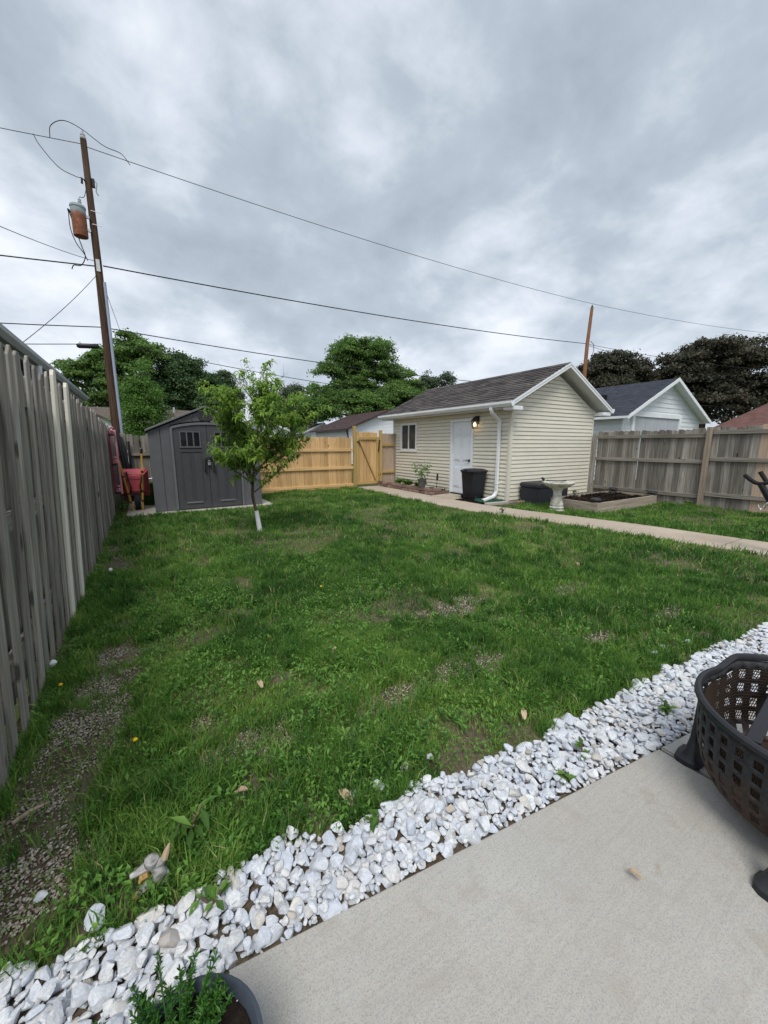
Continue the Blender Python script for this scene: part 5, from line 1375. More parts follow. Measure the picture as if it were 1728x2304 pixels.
# ================================================================== PEACH TREE
ptb = Vector((1.54, 6.58, 0))
pe = thing('peach_tree', ptb, 'young peach tree with white-wrapped trunk in front of the shed', 'tree')
tk = [(1.545, 6.58, -.05), (1.53, 6.58, .12), (1.505, 6.585, .33), (1.475, 6.59, .50), (1.462, 6.60, .60), (1.47, 6.60, .72), (1.50, 6.60, 1.0), (1.56, 6.6, 1.4)]
MB().tube(tk, [.036, .032, .028, .026, .026, .024, .017, .012], 10).build('trunk', 'bark', pe, smooth=True)
MB().tube([(1.548, 6.58, -.02), (1.53, 6.58, .12), (1.505, 6.585, .345)], [.042, .038, .034], 14).build('trunk_wrap', 'wrap', pe, smooth=True)
br = [((1.56, 6.6, 1.4), (1.66, 6.62, 1.9), (1.77, 6.6, 2.74)), ((1.60, 6.6, 1.6), (1.62, 6.55, 2.05), (1.60, 6.5, 2.4)), ((1.60, 6.61, 1.7), (1.82, 6.7, 2.05), (1.95, 6.75, 2.38)),
      ((1.47, 6.6, .75), (1.25, 6.5, 1.3), (.85, 6.4, 2.05)), ((1.48, 6.6, .85), (1.25, 6.65, 1.5), (1.05, 6.7, 2.25)), ((1.50, 6.6, 1.0), (1.38, 6.5, 1.65), (1.22, 6.45, 2.25)),
      ((1.46, 6.59, .64), (1.75, 6.5, .85), (2.1, 6.45, 1.2)), ((1.50, 6.6, .95), (1.85, 6.65, 1.3), (2.38, 6.7, 1.72)), ((1.52, 6.6, 1.15), (1.95, 6.5, 1.55), (2.42, 6.4, 1.88)),
      ((1.49, 6.6, .9), (1.2, 6.35, 1.1), (.9, 6.2, 1.35)), ((1.48, 6.6, .8), (1.25, 6.7, 1.0), (1.02, 6.8, 1.2)), ((1.52, 6.6, 1.1), (1.6, 6.2, 1.5), (1.65, 5.95, 1.85)), ((1.5, 6.6, 1.0), (1.45, 7.0, 1.5), (1.4, 7.25, 1.9)),
      ((1.55, 6.6, 1.35), (1.75, 6.3, 1.8), (1.95, 6.1, 2.15)), ((1.54, 6.6, 1.3), (1.3, 6.35, 1.8), (1.0, 6.15, 2.15)), ((1.49, 6.6, .88), (1.75, 6.85, 1.15), (2.1, 7.05, 1.5)), ((1.49, 6.6, .9), (1.35, 6.3, 1.1), (1.25, 6.05, 1.3)),
      ((1.52, 6.6, 1.1), (1.3, 6.6, 1.55), (1.0, 6.55, 1.8)), ((1.5, 6.6, 1.0), (1.75, 6.55, 1.25), (2.05, 6.5, 1.4)), ((1.53, 6.6, 1.2), (1.95, 6.62, 1.6), (2.3, 6.6, 2.02)), ((1.5, 6.6, 1.0), (2.0, 6.55, 1.2), (2.4, 6.5, 1.5)), ((1.55, 6.6, 1.35), (1.9, 6.65, 1.8), (2.12, 6.7, 2.15))]
cs = []; dd = []; tn = []
def shoot(a, b, c, r0):
    a, b, c = Vector(a), Vector(b), Vector(c)
    pts_ = [a * (1 - t) ** 2 + b * 2 * t * (1 - t) + c * t * t for t in np.linspace(0, 1, 8)]
    return pts_
def leafy(pts_, t0, dens, tip):
    n = int(dens)
    for i in range(n):
        t = t0 + (1 - t0) * random.random() ** .8; f = t * (len(pts_) - 1); k = min(int(f), len(pts_) - 2)
        p = pts_[k].lerp(pts_[k + 1], f - k); ax = (pts_[k + 1] - pts_[k]).normalized()
        sd_ = Vector((random.gauss(0, 1), random.gauss(0, 1), random.gauss(0, .35))); sd_ = (sd_ - ax * sd_.dot(ax)).normalized()
        cs.append(tuple(p)); dd.append(tuple((sd_ * .9 + ax * .55 + Vector((0, 0, .15))).normalized())); tn.append(min(1, max(0, .12 + .55 * t * tip + random.gauss(0, .14))))
for a, b, c in br:
    pts_ = shoot(a, b, c, .012)
    MB().tube(pts_, list(np.linspace(.011, .003, 8)), 6).build('branch', 'bark', pe, smooth=True)
    leafy(pts_, .3, 58, .9)
tw = MB()
for a, b, c in br:
    pts_ = shoot(a, b, c, .012)
    top = c[2] > 2.4
    for k in range(13 if not top else 9):
        t = random.uniform(.3, 1.0); f = t * 7; i = min(int(f), 6); p = pts_[i].lerp(pts_[i + 1], f - i)
        d = Vector((random.gauss(0, 1), random.gauss(0, .9), random.gauss(.55, .45))).normalized(); ln_ = random.uniform(.18, .42)
        q = p + d * ln_ + Vector((0, 0, .05)); mid = (p + q) / 2 + Vector((0, 0, .04))
        tp = shoot(p, mid, q, .004); tw.tube(tp, list(np.linspace(.005, .002, 8)), 4, False); leafy(tp, .1, 31, 1.3)
tag(tw.build('twigs', 'bark', pe), kind='stuff')
cs = np.array(cs) - np.array(ptb); dd = np.array(dd); n = len(cs)
# curved lanceolate drooping leaves, 3 segments
Lf = rng.uniform(.085, .15, n)[:, None]; W = Lf * .23
ref = np.array([0, 0, 1.]); sd_ = np.cross(dd, ref); sd_ /= np.linalg.norm(sd_, axis=1)[:, None] + 1e-6
hd = dd.copy(); dn = np.array([0, 0, -1.])
p0 = cs; p1 = cs + hd * Lf * .33; p2 = p1 + (hd * .75 + dn * .35) * Lf * .33; p3 = p2 + (hd * .35 + dn * .85) * Lf * .36
V = np.stack([p0, p1 + sd_ * W * .5, p1 - sd_ * W * .5, p2 + sd_ * W * .45, p2 - sd_ * W * .45, p3], 1).reshape(-1, 3)
k = (np.arange(n) * 6)[:, None]
L = np.concatenate([k, k + 1, k + 2, k + 1, k + 3, k + 4, k + 2, k + 3, k + 5, k + 4], 1).ravel(); S = np.tile([3, 4, 3], n)
tag(link('crown', np_mesh('crown', V, L, S, 'leaf_peach', np.repeat(np.array(tn), 6)), pe), kind='stuff')

# ================================================================== POLES AND WIRES
def sag(a, b, s, n=24):
    a, b = Vector(a), Vector(b); return [a.lerp(b, t) - Vector((0, 0, 4 * s * t * (1 - t))) for t in np.linspace(0, 1, n)]
up = thing('utility_pole', (-.61, 13, -.14), 'tall dark wooden utility pole rising behind the old fence', 'utility pole')
MB().tube([(-.615, 13, -.14), (-.62, 13, 3.4), (-.60, 13, 6.0), (-.605, 13, 8.74)], [.125, .098, .082, .066], 16).build('shaft', 'pole_wood', up, smooth=True)
MB().lathe((-.605, 13, 8.74), [(0, 0), (.06, 0), (.065, .04), (.045, .07), (.055, .09), (.03, .14), (.012, .2), (0, .24)], 12).build('top_insulator', 'porcelain', up, smooth=True)
MB().tube([(-.505, 12.93, -.1), (-.51, 12.93, 3.4), (-.505, 12.93, 5.55)], .034, 10).build('conduit', 'conduit', up, smooth=True)
MB().box(-.64, -.56, 12.905, 12.917, 5.78, 6.06).build('tag', 'tag', up)
for z, dx in ((7.15, .13), (6.85, .13)): MB().tube([(-.62, 12.9, z), (-.62 + .2, 12.9, z - .005)], .008, 5).build('bolt', 'steel', up)
MB().box(-.53, -.47, 12.92, 13.0, 7.72, 7.9).build('cutout', 'dark_metal', up)
MB().tube([(-.50, 12.95, 7.9), (-.43, 12.93, 7.82), (-.46, 12.93, 7.62), (-.42, 12.93, 7.55)], .016, 6).build('cutout_fuse', 'porcelain', up)
MB().tube([(-.66, 12.93, 7.80), (-.72, 12.92, 7.84), (-.73, 12.92, 7.72)], .026, 6).build('arrester', 'dark_metal', up)
tf = thing('transformer', (-.875, 12.9, 6.5), 'rusty cylindrical transformer hung on the dark utility pole', 'transformer')
tkm = MB().lathe((-.875, 12.9, 6.50), [(0, 0), (.145, 0), (.15, .02), (.155, .62), (.165, .63), (.165, .665), (.15, .69), (0, .72)], 24).build('tank', 'tank', tf, smooth=True)
MB().lathe((-.82, 12.88, 7.19), [(.03, 0), (.045, .03), (.03, .05), (.042, .08), (.028, .10), (.036, .13), (.012, .17), (0, .2)], 10).build('bushing', 'porcelain', tf, smooth=True)
for z in (6.86, 6.66 + .4 - .2): pass
for z in (6.98, 6.68): MB().box(-.74, -.66, 12.88, 12.93, z - .03, z + .03).build('bracket', 'steel', tf)
for k in range(3): MB().tube([(-1.03, 12.82 + .05 * k, 7.0), (-1.075, 12.80 + .05 * k, 7.02)], .017, 6).build('terminal', 'black_plastic', tf)
def wire(pts, r, mat, label, group=None, cat='power line'):
    o = (MB().tube(pts, r, 6) if len(pts) > 12 else MB().cable(pts, r)).build('power_line', mat, at=pts[0], smooth=True); return tag(o, label, cat, group or 'overhead lines')
wire(sag((-.66, 13, 8.63), (-30, 13, 8.4), 1.0), 0.00792, 'wire', 'thin top wire running off behind the neighbouring roof from the dark pole')
wire(sag((-.55, 13, 8.60), (20.96, 13, 8.80), .22), 0.00864, 'wire', 'thin top wire strung between the two utility poles')
wire(sag((-.66, 13, 5.92), (-30, 13, 5.6), .62), 0.0144, 'cable', 'thick black cable running off level with the pole tag')
wire(sag((-.50, 13, 5.96), (20.86, 13, 6.78), .18), 0.01512, 'cable', 'thick black cable strung between the poles above the peach tree')
wire(sag((-.68, 13, 4.46), (-30, 13, 4.2), .72), 0.01152, 'cable', 'lower cable leaving the dark pole above the grey roof')
wire(sag((-.50, 13, 4.45), (20.9, 13, 4.45), .30), 0.01224, 'cable', 'lower cable crossing in front of the tall green tree')
wire(sag((-.73, 12.96, 4.03), (-30, 13, 3.4), .8), 0.00936, 'cable', 'lowest cable carrying the black splice case')
wire(sag((-.50, 13.05, 4.12), (20.9, 13.2, 4.2), .72), 0.00936, 'cable', 'lowest cable crossing behind the crown of the peach tree')
wire(sag((-.65, 12.95, 6.02), (-3.2, .5, 2.9), .25), 0.00648, 'cable', 'service wire slanting up over the fence from the pole')
wire(sag((-.66, 12.93, 5.68), (-1.72, 9.6, 3.22), .06), 0.00648, 'cable', 'service wire dropping from the pole to the neighbouring roof')
wire(sag((-.52, 13.0, 5.45), (.55, 27, 4.3), .5), 0.00648, 'cable', 'service wire dropping from the pole toward the tan-roofed house')
wire(sag((20.96, 13, 8.8), (45, 8.0, 9.2), .35), 0.00936, 'wire', 'thin top wire leaving the reddish pole above the dark maples')
wire(sag((20.9, 13, 6.76), (45, 8.6, 6.9), .35), 0.0108, 'cable', 'cable leaving the reddish pole in front of the dark maples')
wire(sag((20.9, 13, 6.70), (45, 9.6, 6.2), .6), 0.00936, 'cable', 'lower cable sagging in front of the dark maples')
wire(sag((22.6, 11.6, 4.1), (47, 15, 5.0), .2), 0.00936, 'wire', 'pale wire crossing the dark maple below its middle')
# jumpers at the pole head
for pts_, r, lab in (([(-1.25, 13, 8.55), (-1.2, 12.97, 8.8), (-.95, 12.95, 8.98), (-.62, 12.95, 8.93), (-.2, 12.95, 8.72), (.15, 12.97, 8.68), (.33, 13, 8.5)], .009, 'looped jumper wire over the tip of the dark pole'),
                     ([(-1.55, 13, 8.52), (-1.45, 12.97, 8.3), (-1.15, 12.95, 7.95), (-.85, 12.94, 7.85), (-.72, 12.93, 7.84)], .008, 'jumper wire curving down to the pole below its tip'),
                     ([(-.82, 12.88, 7.38), (-.72, 12.9, 7.42), (-.66, 12.92, 7.62)], .007, 'short lead rising from the transformer bushing'),
                     ([(-1.06, 12.82, 7.0), (-1.06, 12.8, 6.6), (-.98, 12.82, 6.3), (-.86, 12.86, 6.12), (-.80, 12.9, 5.98)], .010, 'outer lead hanging from the transformer terminals'),
                     ([(-1.05, 12.87, 7.0), (-.95, 12.84, 6.55), (-.88, 12.84, 6.25), (-.84, 12.88, 6.05), (-.95, 12.95, 5.86), (-1.1, 12.98, 5.84), (-1.15, 12.98, 5.74)], .011, 'looping lead joining the transformer to the thick cable')):
    wire(pts_, r, 'cable', lab, 'leads on the dark pole')
scs = thing('splice_case', (-1.0, 13.0, 3.95), 'black splice case hanging on the lowest cable near the pole', 'splice case')
MB().tube([(-1.26, 12.99, 3.93), (-1.22, 12.99, 3.935), (-.82, 12.97, 3.965), (-.78, 12.97, 3.97)], [.03, .062, .062, .03], 10).build('case', 'black_plastic', scs, smooth=True)
for xx in (-1.18, -.88): MB().box(xx - .012, xx + .012, 12.95, 13.01, 3.98, 4.03).build('hanger', 'steel', scs)
up2 = thing('utility_pole', (20.96, 13, -.14), 'reddish wooden utility pole standing behind the cream garage', 'utility pole')
MB().tube([(20.9, 13, -.14), (20.78, 13, 5.0), (20.80, 13, 6.7), (20.95, 13, 8.6)], [.125, .10, .09, .075], 14).build('shaft', 'pole_wood2', up2, smooth=True)
MB().lathe((20.95, 13, 8.58), [(0, 0), (.05, 0), (.06, .06), (.03, .12), (0, .2)], 10).build('top_insulator', 'dark_metal', up2, smooth=True)
MB().tube([(20.92, 12.9, 6.9), (21.15, 12.85, 6.75), (21.2, 12.85, 6.4), (21.05, 12.88, 6.1)], .015, 6).build('jumper', 'cable', up2)

# ================================================================== NEIGHBOURING BUILDINGS
nb = thing('neighbour_house', (-3, 9, 0), 'grey-green house with long gutter just behind the old fence', 'house')
MB().box(-6.5, -1.78, 2.5, 13.9, -.14, 2.75).build('wall', 'house_green', nb)
MB().prism([(-1.37, 2.3, 2.74), (-4.1, 2.3, 4.0), (-6.9, 2.3, 2.74), (-6.9, 2.3, 2.84), (-4.1, 2.3, 4.12), (-1.37, 2.3, 2.86)], (0, 12.0, 0)).build('roof', 'shingle_tan', nb)
MB().box(-1.775, -1.40, 2.4, 14.25, 2.66, 2.70).build('soffit', 'house_green', nb)
MB().box(-1.40, -1.372, 2.35, 14.27, 2.63, 2.80).build('fascia', 'gutter_grey', nb)
gp = [(-1.37, 2.68), (-1.31, 2.68), (-1.265, 2.74), (-1.265, 2.80), (-1.285, 2.80), (-1.285, 2.76), (-1.32, 2.70), (-1.37, 2.70)]
MB().prism([(a, 2.3, b) for a, b in gp], (0, 12.0, 0)).build('gutter', 'gutter_grey', nb)
for i in range(6): MB().box(-1.775 - .001, -1.765, 2.6 + 0, 13.8, .3 + i * .38, .31 + i * .38).build('lap_line', 'house_green', nb)
MB().tube([(-1.33, 8.35, 2.68), (-1.34, 8.35, 2.52), (-1.5, 8.35, 2.36), (-1.72, 8.35, 2.22), (-1.74, 8.35, .1)], .045, 10).build('downspout', 'white_trim', nb, smooth=True)

def gable_house(name, label, X0, X1, Y0, Y1, wall_h, ridge_h, over, roofmat, wallmat, lap=0., trim='white_trim', parts_lap=False):
    """ridge runs along Y, gable faces -Y"""
    t = thing(name, ((X0 + X1) / 2, (Y0 + Y1) / 2, 0), label, 'garage' if 'garage' in name else 'house')
    xm = (X0 + X1) / 2; sl = (ridge_h - wall_h) / (xm - X0 + over)
    m = MB().box(X0, X1, Y0, Y1, -.14, wall_h); wtop = wall_h + over * sl - .02
    m.prism([(X0, Y0, wall_h), (X1, Y0, wall_h), (X1, Y0, wtop), (xm, Y0, ridge_h - .06), (X0, Y0, wtop)], (0, Y1 - Y0, 0)); m.build('wall', wallmat, t)
    e0, e1 = X0 - over, X1 + over
    roof = MB().prism([(e0, Y0 - over, wall_h - .02), (xm, Y0 - over, ridge_h - .06), (e1, Y0 - over, wall_h - .02), (e1, Y0 - over, wall_h + .05), (xm, Y0 - over, ridge_h), (e0, Y0 - over, wall_h + .05)], (0, Y1 - Y0 + 2 * over, 0)).build('roof', trim, t)
    a = math.atan2(ridge_h - wall_h - .05, xm - e0); L_ = math.hypot(ridge_h - wall_h - .05, xm - e0); ca_, sa_ = math.cos(a), math.sin(a)
    vs = []; fs = []; tn_ = []
    for s in (1, -1):
        ex = e0 if s > 0 else e1; rows_ = int(L_ / .15); st_ = L_ / rows_
        for i in range(rows_):
            y = Y0 - over - .02 - (.15 if i % 2 else 0); 
            while y < Y1 + over:
                w = random.choice((.28, .33, .38)); y1 = min(y + w, Y1 + over + .02); y0 = max(y, Y0 - over - .02)
                if y1 > y0:
                    d0, d1 = i * st_ - .02, (i + 1) * st_ + .02; h0, h1 = random.uniform(.016, .026), .008; k = len(vs)
                    for d, h in ((d0, 0.002), (d1, .002), (d0, h0), (d1, h1)):
                        for yy in (y0, y1 - .006): vs.append((ex + s * (ca_ * d - sa_ * h), yy, wall_h + .05 + sa_ * d + ca_ * h))
                    fs += [tuple(k + q for q in f) for f in ((4, 6, 7, 5), (0, 4, 5, 1), (0, 2, 6, 4), (1, 5, 7, 3))]
                y += w
    sh_ = MB().add(vs, fs).build('shingles', roofmat, roof); tag(sh_, kind='stuff')
    for s, ex in ((1, e0), (-1, e1)):
        MB().prism([(ex - s * .01, Y0 - over - .03, wall_h - .10), (xm, Y0 - over - .03, ridge_h - .13), (xm, Y0 - over - .03, ridge_h + .02), (ex - s * .01, Y0 - over - .03, wall_h + .06)], (0, .028, 0)).build('rake_board', trim, t)
        MB().box(ex - .05, ex + .05, Y0 - over, Y1 + over, wall_h - .06, wall_h + .035).build('gutter', trim, t)
    z = .1
    g2 = []
    while lap and z < ridge_h - .25:
        z1 = z + lap; zc = z1
        f = lambda q: 0 if q < wtop else (q - wtop) / sl
        a0, a1 = X0 + .03 + f(z), X0 + .03 + f(z1); b0, b1 = X1 - .03 - f(z), X1 - .03 - f(z1)
        q = []
        if b1 - a1 > .1: q.append([(a0, Y0 - .03, z), (b0, Y0 - .03, z), (b0, Y0, z), (a0, Y0, z), (a1, Y0 - .008, z1), (b1, Y0 - .008, z1), (b1, Y0, z1), (a1, Y0, z1)])
        if z1 < wall_h: q.append([(X0 - .03, Y0 + .03, z), (X0, Y0 + .03, z), (X0, Y1, z), (X0 - .03, Y1, z), (X0 - .008, Y0 + .03, z1), (X0, Y0 + .03, z1), (X0, Y1, z1), (X0 - .008, Y1, z1)])
        for p in q:
            if parts_lap: MB().hexa(p).build('siding_board', wallmat, t)
            else: g2.append(p)
        z += lap
    if g2:
        m = MB()
        for p in g2: m.hexa(p)
        tag(m.build('siding', wallmat, t), kind='stuff')
    MB().box(X0 - .035, X0 + .03, Y0 - .035, Y0 + .03, -.1, wtop - .1).build('corner_trim', trim, t)
    MB().box(X1 - .03, X1 + .035, Y0 - .035, Y0 + .03, -.1, wtop - .1).build('corner_trim', trim, t)
    return t
bg_ = gable_house('neighbour_garage', 'white garage with slate-blue shingle roof beyond the greyed fence', 17.05, 24.25, 8.80, 12.3, 2.55, 4.36, .38, 'shingle_blue', 'white_lap', .2, 'white_trim', True)
# its door opening
dq = MB()
for (a, b, c, d) in ((17.62, 17.82, .0, 2.80), (21.9, 22.1, .0, 2.80), (17.82, 21.9, 2.62, 2.80)): dq.box(a, b, 8.69, 8.80, c, d)
dfr = dq.build('door_frame', 'white_trim', bg_)
for i in range(4): MB().box(17.83 + i * 1.018, 17.83 + i * 1.018 + 1.0, 8.745, 8.775, -.1, 2.612).build('door_section', 'grey_door', dfr)
MB().lathe((19.9, 8.72, 3.9), [(0, 0), (.06, .02), (.07, .08), (0, .12)], 10).build('flood_light', 'white_trim', bg_, smooth=True)
MB().box(18.35, 18.75, 10.5, 10.9, 3.5, 3.72).build('roof_vent', 'dark_metal', bg_)
bw = gable_house('neighbour_garage', 'white garage with brown roof seen above the new cedar fence', 14.0, 21.5, 28.4, 35.3, 2.6, 4.3, .4, 'shingle_brown', 'house_white', .12, 'brown_metal')
MB().tube([(13.7, 28.05, 2.55), (13.75, 28.05, 2.3), (13.98, 28.3, 2.05), (13.98, 28.3, 0)], .05, 8).build('downspout', 'brown_metal', bw, smooth=True)
gable_house('far_house', 'far white house with tan roof edge peeking beside the brown-roofed garage', 14.6, 18.6, 40, 46, 2.6, 3.7, .4, 'shingle_tan', 'house_white', 0)
gable_house('far_house', 'white far house seen through the right side of the peach tree', 6.2, 10.5, 33, 40, 2.5, 3.6, .3, 'shingle_tan', 'house_white', 0)
lh = thing('far_house', (2, 26, 0), 'long low house with tan roof behind the shed and dark pole', 'house')
MB().box(-8, 2.4, 24.4, 31, -.14, 2.3).build('wall', 'house_white', lh)
MB().prism([(-8.4, 24.0, 2.25), (-8.4, 27.7, 3.45), (-8.4, 31.4, 2.25), (-8.4, 31.4, 2.33), (-8.4, 27.7, 3.53), (-8.4, 24.0, 2.33)], (11.2, 0, 0)).build('roof', 'shingle_tan', lh)
MB().prism([(-3.0, 23.6, -.1), (-.9, 23.6, -.1), (-.9, 23.6, 2.3), (-1.95, 23.6, 2.85), (-3.0, 23.6, 2.3)], (0, 2.6, 0)).build('gable_wall', 'house_white', lh)
MB().prism([(-3.2, 23.45, 2.22), (-1.95, 23.45, 2.86), (-.7, 23.45, 2.22), (-.7, 23.45, 2.30), (-1.95, 23.45, 2.95), (-3.2, 23.45, 2.30)], (0, 3.2, 0)).build('gable_roof', 'shingle_tan', lh)
MB().lathe((1.7, 27.2, 3.35), [(.06, 0), (.06, .3), (0, .3)], 10).build('vent_pipe', 'steel', lh)
rh = thing('far_house', (37, 6, 0), 'house with dull red hip roof beyond the fence', 'house')
MB().box(33.2, 41, 1, 10.7, -.14, 2.5).build('wall', 'house_white', rh)
MB().add([(32.7, .5, 2.45), (41.5, .5, 2.45), (41.5, 11.2, 2.45), (32.7, 11.2, 2.45), (37.1, 3.0, 4.25), (37.1, 9.6, 4.25), (32.7, .5, 2.36), (41.5, .5, 2.36), (41.5, 11.2, 2.36), (32.7, 11.2, 2.36)],
         [(0, 4, 5, 3)[::-1], (1, 2, 5, 4), (0, 1, 4), (2, 3, 5), (0, 3, 9, 6), (3, 2, 8, 9), (2, 1, 7, 8), (1, 0, 6, 7), (6, 9, 8, 7)]).build('roof', 'shingle_red', rh)

# ================================================================== BACKGROUND TREES
def tree(name, label, base, lobes, leafmat, leaf, n_leaves, trunk_r, clump=.24, bark='bark', group='trees beyond the fences', shell=.5, flat=.8):
    base = Vector(base); t = thing(name, base, label, 'tree', group)
    top = max(l[2] + l[5] for l in lobes); cx = sum(l[0] for l in lobes) / len(lobes); cy = sum(l[1] for l in lobes) / len(lobes)
    fork = Vector((base.x + (cx - base.x) * .3, base.y, base.z + (min(l[2] - l[5] * .6 for l in lobes) - base.z) * .9 + .6))
    tm = MB(); tm.tube([base, base.lerp(fork, .5), fork, Vector((cx, cy, top * .7))], [trunk_r, trunk_r * .85, trunk_r * .7, trunk_r * .2], 8)
    C = []; Rr = []; vol = [l[3] * l[4] * l[5] for l in lobes]
    for l, v in zip(lobes, vol):
        k = max(12, int(90 * (v / max(vol)) ** .75)); ctr = Vector(l[:3])
        tm.tube([fork, fork.lerp(ctr, .6) + Vector((0, 0, .2)), ctr], [trunk_r * .5, trunk_r * .3, trunk_r * .12], 6)
        for _ in range(k):
            d = Vector((random.gauss(0, 1), random.gauss(0, 1), random.gauss(0, 1))).normalized(); r = random.uniform(shell, 1.0)
            if d.z < -.3 and random.random() < .5: d.z *= -1
            c = Vector((l[0] + d.x * l[3] * r, l[1] + d.y * l[4] * r, l[2] + d.z * l[5] * r)); C.append(c); Rr.append(clump * min(l[3], l[5]) * random.uniform(.7, 1.4))
            if random.random() < .55: tm.tube([ctr, ctr.lerp(c, .55) + Vector((0, 0, .1)), c], [trunk_r * .12, trunk_r * .07, trunk_r * .03], 4, False)
    tm.build('trunk', bark, t, smooth=True)
    C = np.array(C); Rr = np.array(Rr); w = Rr ** 2; w /= w.sum()
    idx = rng.choice(len(C), n_leaves, p=w)
    d = rng.normal(size=(n_leaves, 3)); d /= np.linalg.norm(d, axis=1)[:, None]
    d[:, 2] = np.where(d[:, 2] < -.2, -d[:, 2] * .6, d[:, 2])
    r = Rr[idx] * rng.uniform(.25, 1.08, n_leaves) ** .55 * np.where(rng.random(n_leaves) < .16, rng.uniform(1., 1.5, n_leaves), 1.)
    P_ = C[idx] + d * r[:, None] * np.array([1.15, 1.15, flat])
    out = d * .7 + rng.normal(size=d.shape) * .55 + np.array([0, 0, .35]); out /= np.linalg.norm(out, axis=1)[:, None]
    ld = np.cross(out, rng.normal(size=d.shape)); ld /= np.linalg.norm(ld, axis=1)[:, None]; ld[:, 2] -= .35; ld /= np.linalg.norm(ld, axis=1)[:, None]
    ls = leaf * rng.uniform(.6, 1.3, n_leaves); V, L, S = leaf_quads(P_ - np.array(base), ld, out, ls, ls * .75, .12)
    tv = np.clip(rng.normal(0, .16, n_leaves) + .5 + rng.normal(0, .13, len(C))[idx], 0, 1)
    tag(link('crown', np_mesh('crown', V, L, S, leafmat, np.repeat(tv, 4)), t), kind='stuff')
    return t
tree('leafy_tree', 'tall loose green tree behind the dark utility pole', (-1.2, 32, -.14), [(-3.1, 32, 5.7, 1.5, 1.6, 1.2), (-1.6, 32, 6.3, 1.6, 1.8, 1.5), (.2, 32, 7.3, 1.7, 1.8, 1.5), (-1.0, 31.5, 4.6, 2.4, 1.8, 1.2), (-2.6, 32, 4.2, 1.9, 1.6, 1.1)], 'leaf_a', 0.15, 40000, .26, 0.25, shell=.3)
tree('leafy_tree', 'dark green tree behind the shed roof', (3.2, 33, -.14), [(2.9, 33, 6.7, 1.5, 1.7, 1.3), (2.1, 33, 5.2, 1.9, 1.8, 1.6), (4.3, 33, 5.6, 1.5, 1.7, 1.4), (3.6, 32.5, 4.0, 2.4, 1.8, 1.2)], 'leaf_b', 0.15, 42120, .25, 0.377, shell=.3)
tree('leafy_tree', 'narrow dark evergreen beside the crown of the peach tree', (5.9, 34, -.14), [(5.9, 34, 6.2, .75, .8, 1.0), (5.9, 34, 4.6, 1.1, 1.1, 1.3)], 'leaf_b', 0.125, 19440, .18, 0.435)
tree('leafy_tree', 'bright green conical tree in front of the tan roof', (.05, 20, -.14), [(.12, 20, 4.2, .42, .45, .75), (.08, 20, 3.4, .72, .75, .75), (.03, 20, 2.5, .88, .9, .85), (.02, 20, 1.5, .9, .9, .8)], 'leaf_c', 0.0752, 29160, .1, 0.493, shell=.4)
tree('leafy_tree', 'tallest green tree rising over the brown-roofed garage', (21.5, 40, -.14), [(20.3, 40.5, 10.8, 2.6, 2.6, 1.9), (22.4, 39, 11.0, 2.2, 2.4, 1.9), (18.3, 41, 9.3, 1.9, 2.2, 1.5), (20.9, 40, 9.0, 2.6, 2.4, 1.5), (23.5, 38.8, 9.2, 1.5, 1.8, 1.5), (25.0, 38.2, 8.4, 2.0, 2.0, 1.7), (26.6, 37, 7.0, 2.2, 2.0, 1.6), (20.8, 40, 7.2, 3.4, 2.6, 1.7), (17.8, 41, 6.6, 2.6, 2.2, 1.5)], 'leaf_a', 0.207, 61560, .4, 0.348, shell=.4)
tree('leafy_tree', 'lower green tree right behind the brown roof and cedar gate', (20.5, 37.5, -.14), [(18.2, 38.5, 5.3, 2.5, 2.2, 1.7), (21.5, 37, 5.0, 2.5, 2.2, 2.1), (24.2, 36, 6.0, 2.5, 2.4, 2.0), (26.8, 35.2, 5.4, 2.4, 2.2, 1.8), (16.0, 39.5, 5.0, 2.0, 1.9, 1.6)], 'leaf_a', 0.188, 58320, .3, 0.348, shell=.4)
tree('leafy_tree', 'open airy tree beside the ridge of the cream garage', (28.5, 35, -.14), [(27.6, 35.3, 7.8, 1.2, 1.4, 1.5), (29.3, 34.6, 8.1, 1.0, 1.2, 1.4), (28.8, 35, 5.8, 1.8, 1.6, 1.4), (30.3, 34, 6.8, .9, 1.0, 1.0)], 'leaf_grey', 0.15, 16848, .22, 0.319, shell=.3)
tree('leafy_tree', 'hazy grey-green round tree far beyond the white garage', (15, 45, -.14), [(14.9, 45, 6.4, 2.0, 2.2, 1.7), (13.6, 45.5, 5.0, 2.2, 2.2, 1.8), (16.4, 44.5, 5.2, 2.2, 2.2, 1.8), (14.6, 45, 3.6, 3.2, 2.4, 1.6)], 'leaf_grey', 0.188, 35640, .28, 0.377)
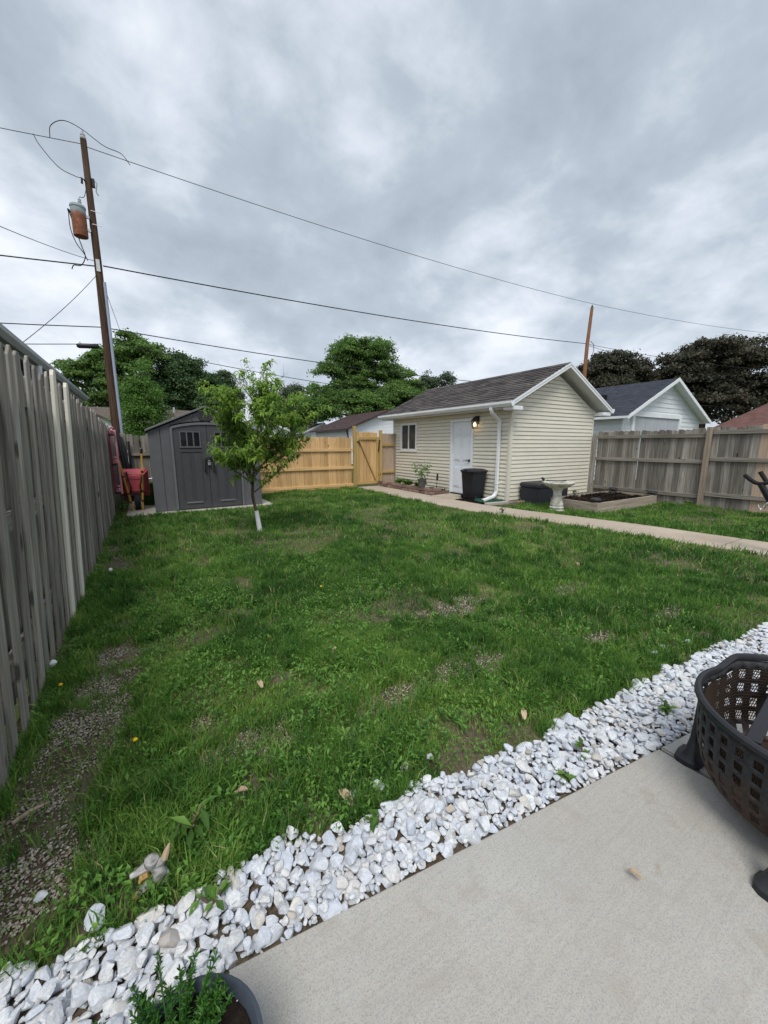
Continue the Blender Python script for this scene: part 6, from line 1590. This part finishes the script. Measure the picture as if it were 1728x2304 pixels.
tree('maple_tree', 'broad dark purple maple filling the sky beside the fence', (44.8, 16, -.14), [(44.8, 16, 8.7, 3.3, 3.2, 2.2), (47.6, 14.2, 8.2, 2.6, 3.0, 2.4), (42.2, 17.6, 7.2, 2.5, 2.6, 2.2), (45, 15.5, 5.5, 3.6, 3.0, 2.4), (48.5, 13, 5.2, 2.8, 2.8, 2.3), (41.8, 17.5, 4.6, 2.6, 2.6, 2.0)], 'leaf_maple', 0.213, 84240, .45, 0.319, shell=.45)
tree('maple_tree', 'smaller dark purple maple behind the reddish pole', (37.5, 20.5, -.14), [(36.6, 21, 8.2, 1.7, 1.9, 1.6), (38.9, 19.8, 7.9, 1.7, 1.9, 1.5), (35.2, 21.8, 6.9, 1.7, 1.8, 1.5), (37.4, 20.5, 5.6, 2.8, 2.4, 2.0), (40.3, 18.8, 6.2, 1.8, 1.8, 1.6), (40.0, 19, 4.2, 2.2, 2.0, 1.7)], 'leaf_maple', 0.2, 64800, .35, 0.348, shell=.45)
# bare twiggy tree behind the peach crown
bt = thing('bare_tree', (8.2, 33, -.14), 'leafless twiggy tree behind the top of the peach tree', 'tree', 'trees beyond the fences')
m = MB(); m.tube([(8.2, 33, -.14), (8.3, 33, 3), (8.2, 33, 5)], [.14, .11, .08], 8); fine = MB()
for k in range(30):
    a = Vector((8.2 + random.gauss(0, .15), 33, random.uniform(3.2, 5.2))); d = Vector((random.gauss(0, .75), random.gauss(0, .6), 1.0)).normalized(); b = a + d * random.uniform(1.6, 3.4)
    m.tube([a, a.lerp(b, .5) + Vector((random.gauss(0, .12), 0, .1)), b], [.035, .02, .008], 5)
    for j in range(9):
        p = a.lerp(b, random.uniform(.35, 1)); q = p + (d + Vector((random.gauss(0, .6), random.gauss(0, .6), random.gauss(0, .4)))).normalized() * random.uniform(.4, .9); fine.tube([p, q], [.010, .006], 3, False)
m.build('trunk', 'bark', bt, smooth=True); tag(fine.build('twigs', 'bark', bt), kind='stuff')
po.parent = ln; po.location = po.location - ln.location
